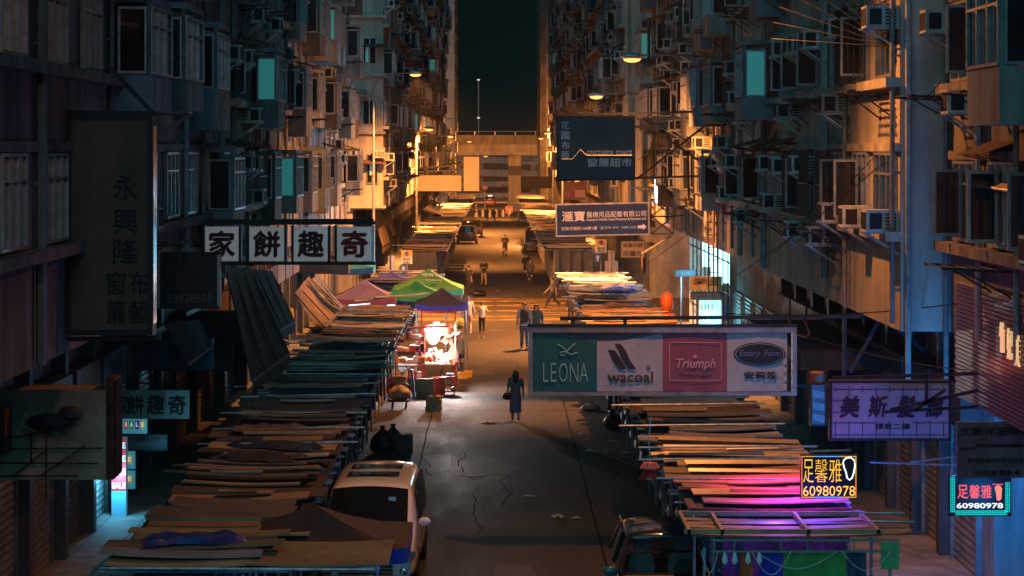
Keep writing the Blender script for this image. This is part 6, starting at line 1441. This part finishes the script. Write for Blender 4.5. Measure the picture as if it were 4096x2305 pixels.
# far dark vehicles
def farcar(label, sx, sy, rz, h=1.6, m_=None, name='parked_car', cat='car'):
    p = gnd(sx, sy)
    W = [(-2.3, sec(.3, .72, .7, .55, .8)), (-2.15, sec(.25, .86, .85, .7, .98)), (-1.2, sec(.25, .9, 1.0, .78, 1.08)), (-.5, sec(.25, .9, 1.02, .66, h-.03)), (.8, sec(.25, .9, 1.02, .68, h)), (1.9, sec(.25, .9, 1.02, .66, h-.06)), (2.25, sec(.3, .86, 1.0, .62, h-.35)), (2.32, sec(.35, .8, .95, .6, h-.6))]
    g = [('windscreen', [(-.74, -1.2, 1.09), (.74, -1.2, 1.09), (.64, -.5, h-.04), (-.64, -.5, h-.04)], m_vglass), ('rear_window', [(-.7, 2.30, 1.02), (.7, 2.30, 1.02), (.62, 2.0, h-.14), (-.62, 2.0, h-.14)], m_vglass)]
    for s in (-1, 1): g.append(('side_window', [(s*.91, -.9, 1.06), (s*.91, 1.8, 1.06), (s*.70, 1.7, h-.14), (s*.71, -.45, h-.14)], m_vglass))
    t = vehicle(label, name, cat, (p.x, p.y + 2.3, 0), rz, m_ or m_blackp, W, [(s*.82, y, .33) for s in (-1, 1) for y in (-1.4, 1.4)], g)
    for s in (-1, 1):
        MB().box(s*.7-.1, s*.7+.1, 2.33, 2.36, .75, .95).build('tail_light', mat('tail_red', (.4,.02,.02), .3), t); MB().box(s*.62-.13, s*.62+.13, -2.34, -2.29, .62, .74).build('headlight', m_chrome, t)
    return t
farcar('dark grey car parked at the far stalls under the blank billboards', 1868, 978, math.pi, 1.7, mat('grey_car_paint', (.06,.06,.065), .2, 0, .05, coat=.8))
farcar('black car tucked in front of the dark grey far car', 1892, 950, math.pi, 1.55)
farcar('black van parked by the far stalls under the medical sign', 2142, 1010, 0, 1.95, name='parked_van', cat='van')
farcar('black car further up by the far stalls near the flyover', 2105, 905, 0, 1.6)
tx = farcar('taxi waiting beyond the bollards with a lit roof sign', 1960, 828, 0, 1.5, mat('taxi_red', (.25,.05,.04), .25, 0, .05, coat=.8), 'taxi', 'taxi')
MB().box(-.3, .3, -.1, .1, 1.52, 1.68).build('roof_sign', emit('taxi_sign', (1,.9,.7), 1.2), tx)

# ================================================================== PEOPLE
m_skin = mat('skin', (.42,.27,.19), .55, 0, .06, 3); k_hair = mat('black_hair', (.012,.010,.010), .5)
def cl(name, c): return mat('cloth_'+name, c, .85, 0, .2, 6, bump=.2)
def person(label, sx, sy, H, face=0.0, top=None, low=None, shoes=None, hair='short', stride=0.0, arms='down', hairm=None, skirt=0, sleeve=.5, shorts=False, base=None, extra=None, lean=0.0, skin=None):
    """stands at the ground point seen at (sx, sy); face: heading, 0 = walking towards the viewer"""
    p = Vector(base) if base else gnd(sx, sy); s = H/1.72
    t = thing('person', label, 'person', p, face); t.scale = (s, s, s)
    top, low, shoes, hairm, skin = top or cl('black', (.015,.015,.016)), low or cl('black', (.015,.015,.016)), shoes or m_blk, hairm or k_hair, skin or m_skin
    # joints; the figure faces -y
    ly = lean
    st = stride
    hip = {1: Vector((.09, 0, .90)), -1: Vector((-.09, 0, .90))}
    knee = {1: Vector((.095, -.16*st - .03, .49)), -1: Vector((-.095, .10*st - .03, .49))}
    ank = {1: Vector((.10, -.30*st, .08 + .02*abs(st))), -1: Vector((-.10, .34*st, .08 + .08*abs(st)))}
    sh = {k: Vector((k*.185, -ly*.5, 1.42)) for k in (1, -1)}
    if arms == 'down': el = {1: Vector((.245, .14*st - ly*.4, 1.13)), -1: Vector((-.245, -.12*st - ly*.4, 1.13))}; wr = {1: Vector((.26, .22*st - .06, .87)), -1: Vector((-.26, -.26*st - .06, .87))}
    elif arms == 'hold': el = {k: Vector((k*.25, -.04, 1.14)) for k in (1, -1)}; wr = {k: Vector((k*.08, -.26, 1.20)) for k in (1, -1)}
    elif arms == 'one': el = {1: Vector((.25, -.04, 1.14)), -1: Vector((-.25, .04, 1.13))}; wr = {1: Vector((.10, -.26, 1.22)), -1: Vector((-.26, 0, .87))}
    else: el = {k: Vector((k*.24, -.22, 1.20)) for k in (1, -1)}; wr = {k: Vector((k*.16, -.48, 1.06 + .08*k)) for k in (1, -1)}
    head = Vector((0, -.03 - ly, 1.60)); neck = Vector((0, -.005 - ly*.7, 1.47)); chest = Vector((0, -ly*.4, 1.28)); pel = Vector((0, 0, .95)); waist = Vector((0, -ly*.1, 1.10))
    # body: one skinned surface
    vs = [pel, waist, chest, neck, head + Vector((0, 0, -.05)), head + Vector((0, 0, .06))]; es = [(0,1), (1,2), (2,3), (3,4), (4,5)]; rs = [(.145,.105), (.125,.09), (.155,.10), (.052,.055), (.078,.092), (.074,.088)]
    for k in (1, -1):
        a = len(vs); vs += [sh[k], el[k], wr[k], wr[k] + (wr[k]-el[k]).normalized()*.10, wr[k] + (wr[k]-el[k]).normalized()*.17]; es += [(2, a), (a, a+1), (a+1, a+2), (a+2, a+3), (a+3, a+4)]; rs += [(.058,.058), (.042,.042), (.028,.030), (.038,.020), (.022,.014)]
        a = len(vs); f = ank[k]; vs += [hip[k] - Vector((0,0,.05)), knee[k], f, f + Vector((0, -.13, -.045))]; es += [(0, a), (a, a+1), (a+1, a+2), (a+2, a+3)]; rs += [(.088,.092), (.058,.06), (.038,.042), (.042,.030)]
    me = bpy.data.meshes.new('body'); me.from_pydata([tuple(v) for v in vs], es, []); me.materials.append(skin)
    o = link('body', me, t); mo = o.modifiers.new('skin', 'SKIN'); mo.use_smooth_shade = True
    if not me.skin_vertices: me.attributes  # layer is made by the modifier below
    for v, (rx, ry) in zip(me.skin_vertices[0].data if me.skin_vertices else [], rs): v.radius = (rx, ry)
    if me.skin_vertices: me.skin_vertices[0].data[0].use_root = True
    sb = o.modifiers.new('sub', 'SUBSURF'); sb.levels = 1; sb.render_levels = 2
    # face: nose, eyes, mouth
    fc = MB(); hx, hy, hz = head
    fc.ell((hx, hy-.095, hz-.005), .014, .02, .022, 6, 4)
    fc.build('nose', skin, o, smooth=True)
    ey = MB(); [ey.ell((k*.032, hy-.086, hz+.018), .012, .006, .007, 6, 4) for k in (1, -1)]; ey.ell((0, hy-.085, hz-.045), .022, .006, .005, 6, 4); ey.build('features', k_hair, o)
    # clothes
    def el_loft(pts, n=14):
        b = MB(); v_ = []
        for c, rx, ry in pts:
            for k in range(n): a = 2*math.pi*k/n; v_.append((c[0]+rx*math.cos(a), c[1]+ry*math.sin(a), c[2]))
        return b.add(v_, [(i*n+k, i*n+(k+1) % n, (i+1)*n+(k+1) % n, (i+1)*n+k) for i in range(len(pts)-1) for k in range(n)])
    b = el_loft([((pel.x, pel.y, .86), .19, .135), (tuple(waist), .165, .125), (tuple(chest), .195, .135), ((0, -ly*.5, 1.40), .19, .11), ((0, -ly*.6, 1.465), .09, .075)])
    for k in (1, -1):
        e = sh[k].lerp(el[k], min(1, sleeve*2)); pts = [sh[k] + Vector((-k*.05, 0, .02)), sh[k], e] + ([el[k].lerp(wr[k], min(.95, (sleeve-.5)*2))] if sleeve > .5 else [])
        b.tube(pts, [.075, .072, .058] + ([.045] if sleeve > .5 else []), 9)
    b.build('top', top, t, smooth=True)
    b = MB()
    if skirt:
        b = el_loft([((0, 0, 1.10), .155, .12), ((0, 0, .92), .19, .145), ((0, 0, .6), .20, .17), ((0, .02, skirt), .20, .19)])
    else:
        b = el_loft([((0, 0, 1.06), .16, .118), ((0, 0, .95), .185, .13), ((0, 0, .84), .18, .13)])
        for k in (1, -1):
            if shorts: b.tube([hip[k], hip[k].lerp(knee[k], .55)], [.105, .10], 10)
            else: b.tube([hip[k], hip[k].lerp(knee[k], .5), knee[k], knee[k].lerp(ank[k], .55), ank[k] + Vector((0,0,.02))], [.105, .092, .072, .064, .058], 10)
    b.build('skirt' if skirt else ('shorts' if shorts else 'trousers'), low, t, smooth=True)
    for k in (1, -1):
        f = ank[k]; MB().ell((f.x, f.y-.06, f.z-.035), .048, .135, .05, 10, 6).build('shoe', shoes, t, smooth=True)
    hb = MB(); n, mrows = 14, 6; hv = []
    zlow = {'short': -.02, 'cap': .03, 'long': -.06}[hair]
    for i in range(mrows+1):
        th = (math.pi*.56 if hair != 'cap' else math.pi*.48)*i/mrows
        for k in range(n):
            a = 2*math.pi*k/n; fr = -math.sin(a)         # 1 towards the face
            th2 = th * (1 - .34*max(0, fr)) ; hv.append((hx + .088*math.sin(th2)*math.cos(a), hy + .008 + .105*math.sin(th2)*math.sin(a), hz + .025 + .098*math.cos(th2)))
    hb.add(hv, [(i*n+k, i*n+(k+1) % n, (i+1)*n+(k+1) % n, (i+1)*n+k) for i in range(mrows) for k in range(n)])
    if hair == 'long':
        hb.tube([(hx, hy+.05, hz+.05), (hx, hy+.085, hz-.10), (hx, hy+.10, hz-.24), (hx, hy+.10, hz-.38)], [.08, .098, .10, .05], 10)
        for k in (1, -1): hb.tube([(hx+k*.07, hy, hz+.04), (hx+k*.088, hy, hz-.1), (hx+k*.10, hy-.02, hz-.26), (hx+k*.09, hy-.03, hz-.36)], [.03, .035, .04, .02], 7)
    hb.build('hair' if hair != 'cap' else 'cap', hairm, t, smooth=True)
    return t
def bagpack(t, m, front=False, z=1.22):
    s = -1 if front else 1
    MB().box(-.15, .15, -.09, .09, -.22, .2).build('backpack', m, t, (0, s*.22, z), bevel=.05)
    for k in (1, -1): MB().tube([(k*.11, s*.14, z+.18), (k*.12, 0, z+.27), (k*.13, -s*.13, z+.05)], .018, 6).build('strap', m, t)
def hpx(px, sy): return px * gd(sy) / F
PI = math.pi
t = person('woman in a long grey-purple dress walking away with a burgundy handbag', 2062, 1686, hpx(206, 1686), PI, cl('mauve', (.30,.15,.19)), cl('mauve', (.30,.15,.19)), m_blk, 'long', .7, 'down', skirt=.30, sleeve=.45)
MB().lathe([(.02, -.2), (.15, -.18), (.17, -.05), (.10, .05), (.03, .06)], 14).build('handbag', mat('burgundy_leather', (.14,.02,.03), .4), t, (.27, .02, .92), smooth=True)
MB().tube([(.27, .02, .95), (.22, .02, 1.2), (.17, .0, 1.46)], .012, 6).build('bag_strap', mat('burgundy_leather', (.14,.02,.03), .4), t)
t = person('young man in grey jacket and blue jeans with a backpack worn in front', 2098, 1396, hpx(186, 1396), 0, cl('greyjacket', (.26,.29,.34)), cl('jeans', (.03,.08,.20)), m_blk, 'short', .3, 'down', sleeve=.95); bagpack(t, cl('charcoal', (.02,.022,.03)), True)
MB().box(-.09, .09, -.19, -.145, 1.15, 1.45).build('inner_shirt', cl('black', (.015,.015,.016)), t)
person('long-haired woman in dark navy clothes walking beside the young man', 2145, 1392, hpx(174, 1392), .1, cl('navytop', (.03,.06,.09)), cl('navytop', (.03,.06,.09)), None, 'long', .3, 'down', sleeve=.9)
person('man in pale jacket and light patterned trousers walking away', 1872, 1338, hpx(152, 1338), PI, cl('palejacket', (.55,.56,.58)), cl('palepants', (.42,.42,.40)), m_plw, 'cap', .25, 'down', cl('bluecap', (.03,.10,.40)), sleeve=.9)
person('woman in white t-shirt and black leggings walking away', 1928, 1334, hpx(128, 1334), PI, cl('whitetee', (.62,.60,.56)), cl('black', (.015,.015,.016)), None, 'short', .5, 'hold', cl('brownhair', (.10,.045,.03)), sleeve=.4)
t = person('man in grey t-shirt striding across the road with a backpack', 2210, 1232, hpx(122, 1232), -PI/2, cl('greytee', (.15,.15,.17)), cl('darkjeans', (.02,.03,.05)), m_card2, 'short', 1.25, 'down'); bagpack(t, cl('plum', (.05,.03,.06)))
person('person in black with white shoes standing behind the stall corner poles', 2283, 1290, hpx(112, 1290), .4, None, None, m_plw, 'long', .3, 'one', sleeve=.9)
person('dark-clothed man with raised arm standing near the green parasol', 1874, 1180, hpx(118, 1180), 2.4, None, None, None, 'short', .4, 'one', sleeve=.6)
person('man in dark shirt and beige trousers beside the dark-clothed man', 1935, 1146, hpx(108, 1146), .3, cl('darkgreen', (.02,.025,.02)), cl('beige', (.28,.20,.13)), None, 'short', .5, 'hold')
person('man in black standing behind the one with a checked shirt', 2105, 1124, hpx(110, 1124), 0, None, None, None, 'short', .1, 'down', sleeve=.6)
person('man in checked brown shirt facing away on the far road', 2121, 1140, hpx(106, 1140), 2.8, cl('check', (.09,.08,.06)), None, None, 'short', .2, 'down', sleeve=.8)
person('person in black at the far stall corner beside the bench', 2218, 1118, hpx(92, 1118), -.5, None, None, None, 'short', .2, 'hold', sleeve=.8)
person('lone man in black looking at his phone in the middle of the road', 2020, 1030, hpx(92, 1030), 0, None, None, None, 'short', .2, 'hold', sleeve=.6)
person('far small figure in a dark dress near the bollards', 1948, 888, hpx(56, 888), PI, cl('black', (.015,.015,.016)), cl('black', (.015,.015,.016)), None, 'long', .4, 'down', skirt=.5)
person('far small figure in dark trousers beside the dark dress', 1977, 887, hpx(50, 887), PI, None, None, None, 'short', .3, 'down')
person('far figure with bare legs walking at the end of the far stalls', 1903, 874, hpx(58, 874), 1.2, None, cl('black', (.015,.015,.016)), None, 'short', .6, 'down', shorts=True)
vp = gnd(1822, 1542)
t = person('bare-armed stall vendor in pink vest and purple trousers bending over the goods', 1822, 1542, hpx(188, 1542), -PI/2 - .15, cl('pinkvest', (.55,.22,.16)), cl('purplepants', (.12,.09,.16)), m_card2, 'short', .15, 'reach', cl('greyhair', (.25,.14,.10)), sleeve=.12, lean=.16)
person('man in grey-green shirt standing behind the stall vendor', 1838, 1500, hpx(172, 1500), PI - .4, cl('greygreen', (.16,.19,.18)), cl('darkjeans', (.02,.03,.05)), None, 'short', .1, 'one')
pz = Vector((pos(1128, 1372, 94).x, 94, 0.13))
person('woman in black t-shirt and blue shorts looking at her phone on the pavement', 0, 0, 1.62, .3, None, cl('denimshorts', (.04,.10,.25)), None, 'long', .1, 'hold', shorts=True, base=pz)
person('figure in yellow and blue standing behind on the pavement', 0, 0, 1.66, PI, cl('yellowtop', (.45,.42,.05)), cl('jeans', (.03,.08,.20)), None, 'short', .1, 'down', base=(pos(1150, 1250, 108).x, 108, .13))
person('person in black leggings standing behind the lingerie banner', 2452, 1656, 1.62, .4, None, None, m_plw, 'long', .35, 'down')
person('bare-legged person in shorts behind the lingerie banner', 2516, 1658, 1.6, .6, None, cl('navytop', (.03,.06,.09)), None, 'short', .2, 'down', shorts=True)

# ================================================================== NIGHT AIR
hz = MB().box(-140, 140, -5, 620, -1.0, 62).build('haze', None)
hm = bpy.data.materials.new('night_haze'); hm.use_nodes = True; n_ = hm.node_tree; n_.nodes.clear()
pv = n_.nodes.new('ShaderNodeVolumePrincipled'); pv.inputs['Color'].default_value = (.9,.92,.95,1); pv.inputs['Density'].default_value = 0.00022; pv.inputs['Anisotropy'].default_value = .6
ou = n_.nodes.new('ShaderNodeOutputMaterial'); n_.links.new(pv.outputs[0], ou.inputs['Volume']); hz.data.materials.append(hm); tag(hz, 'thin night air glowing round the street lamps', None, None, 'stuff')
sc.cycles.volume_bounces = 0
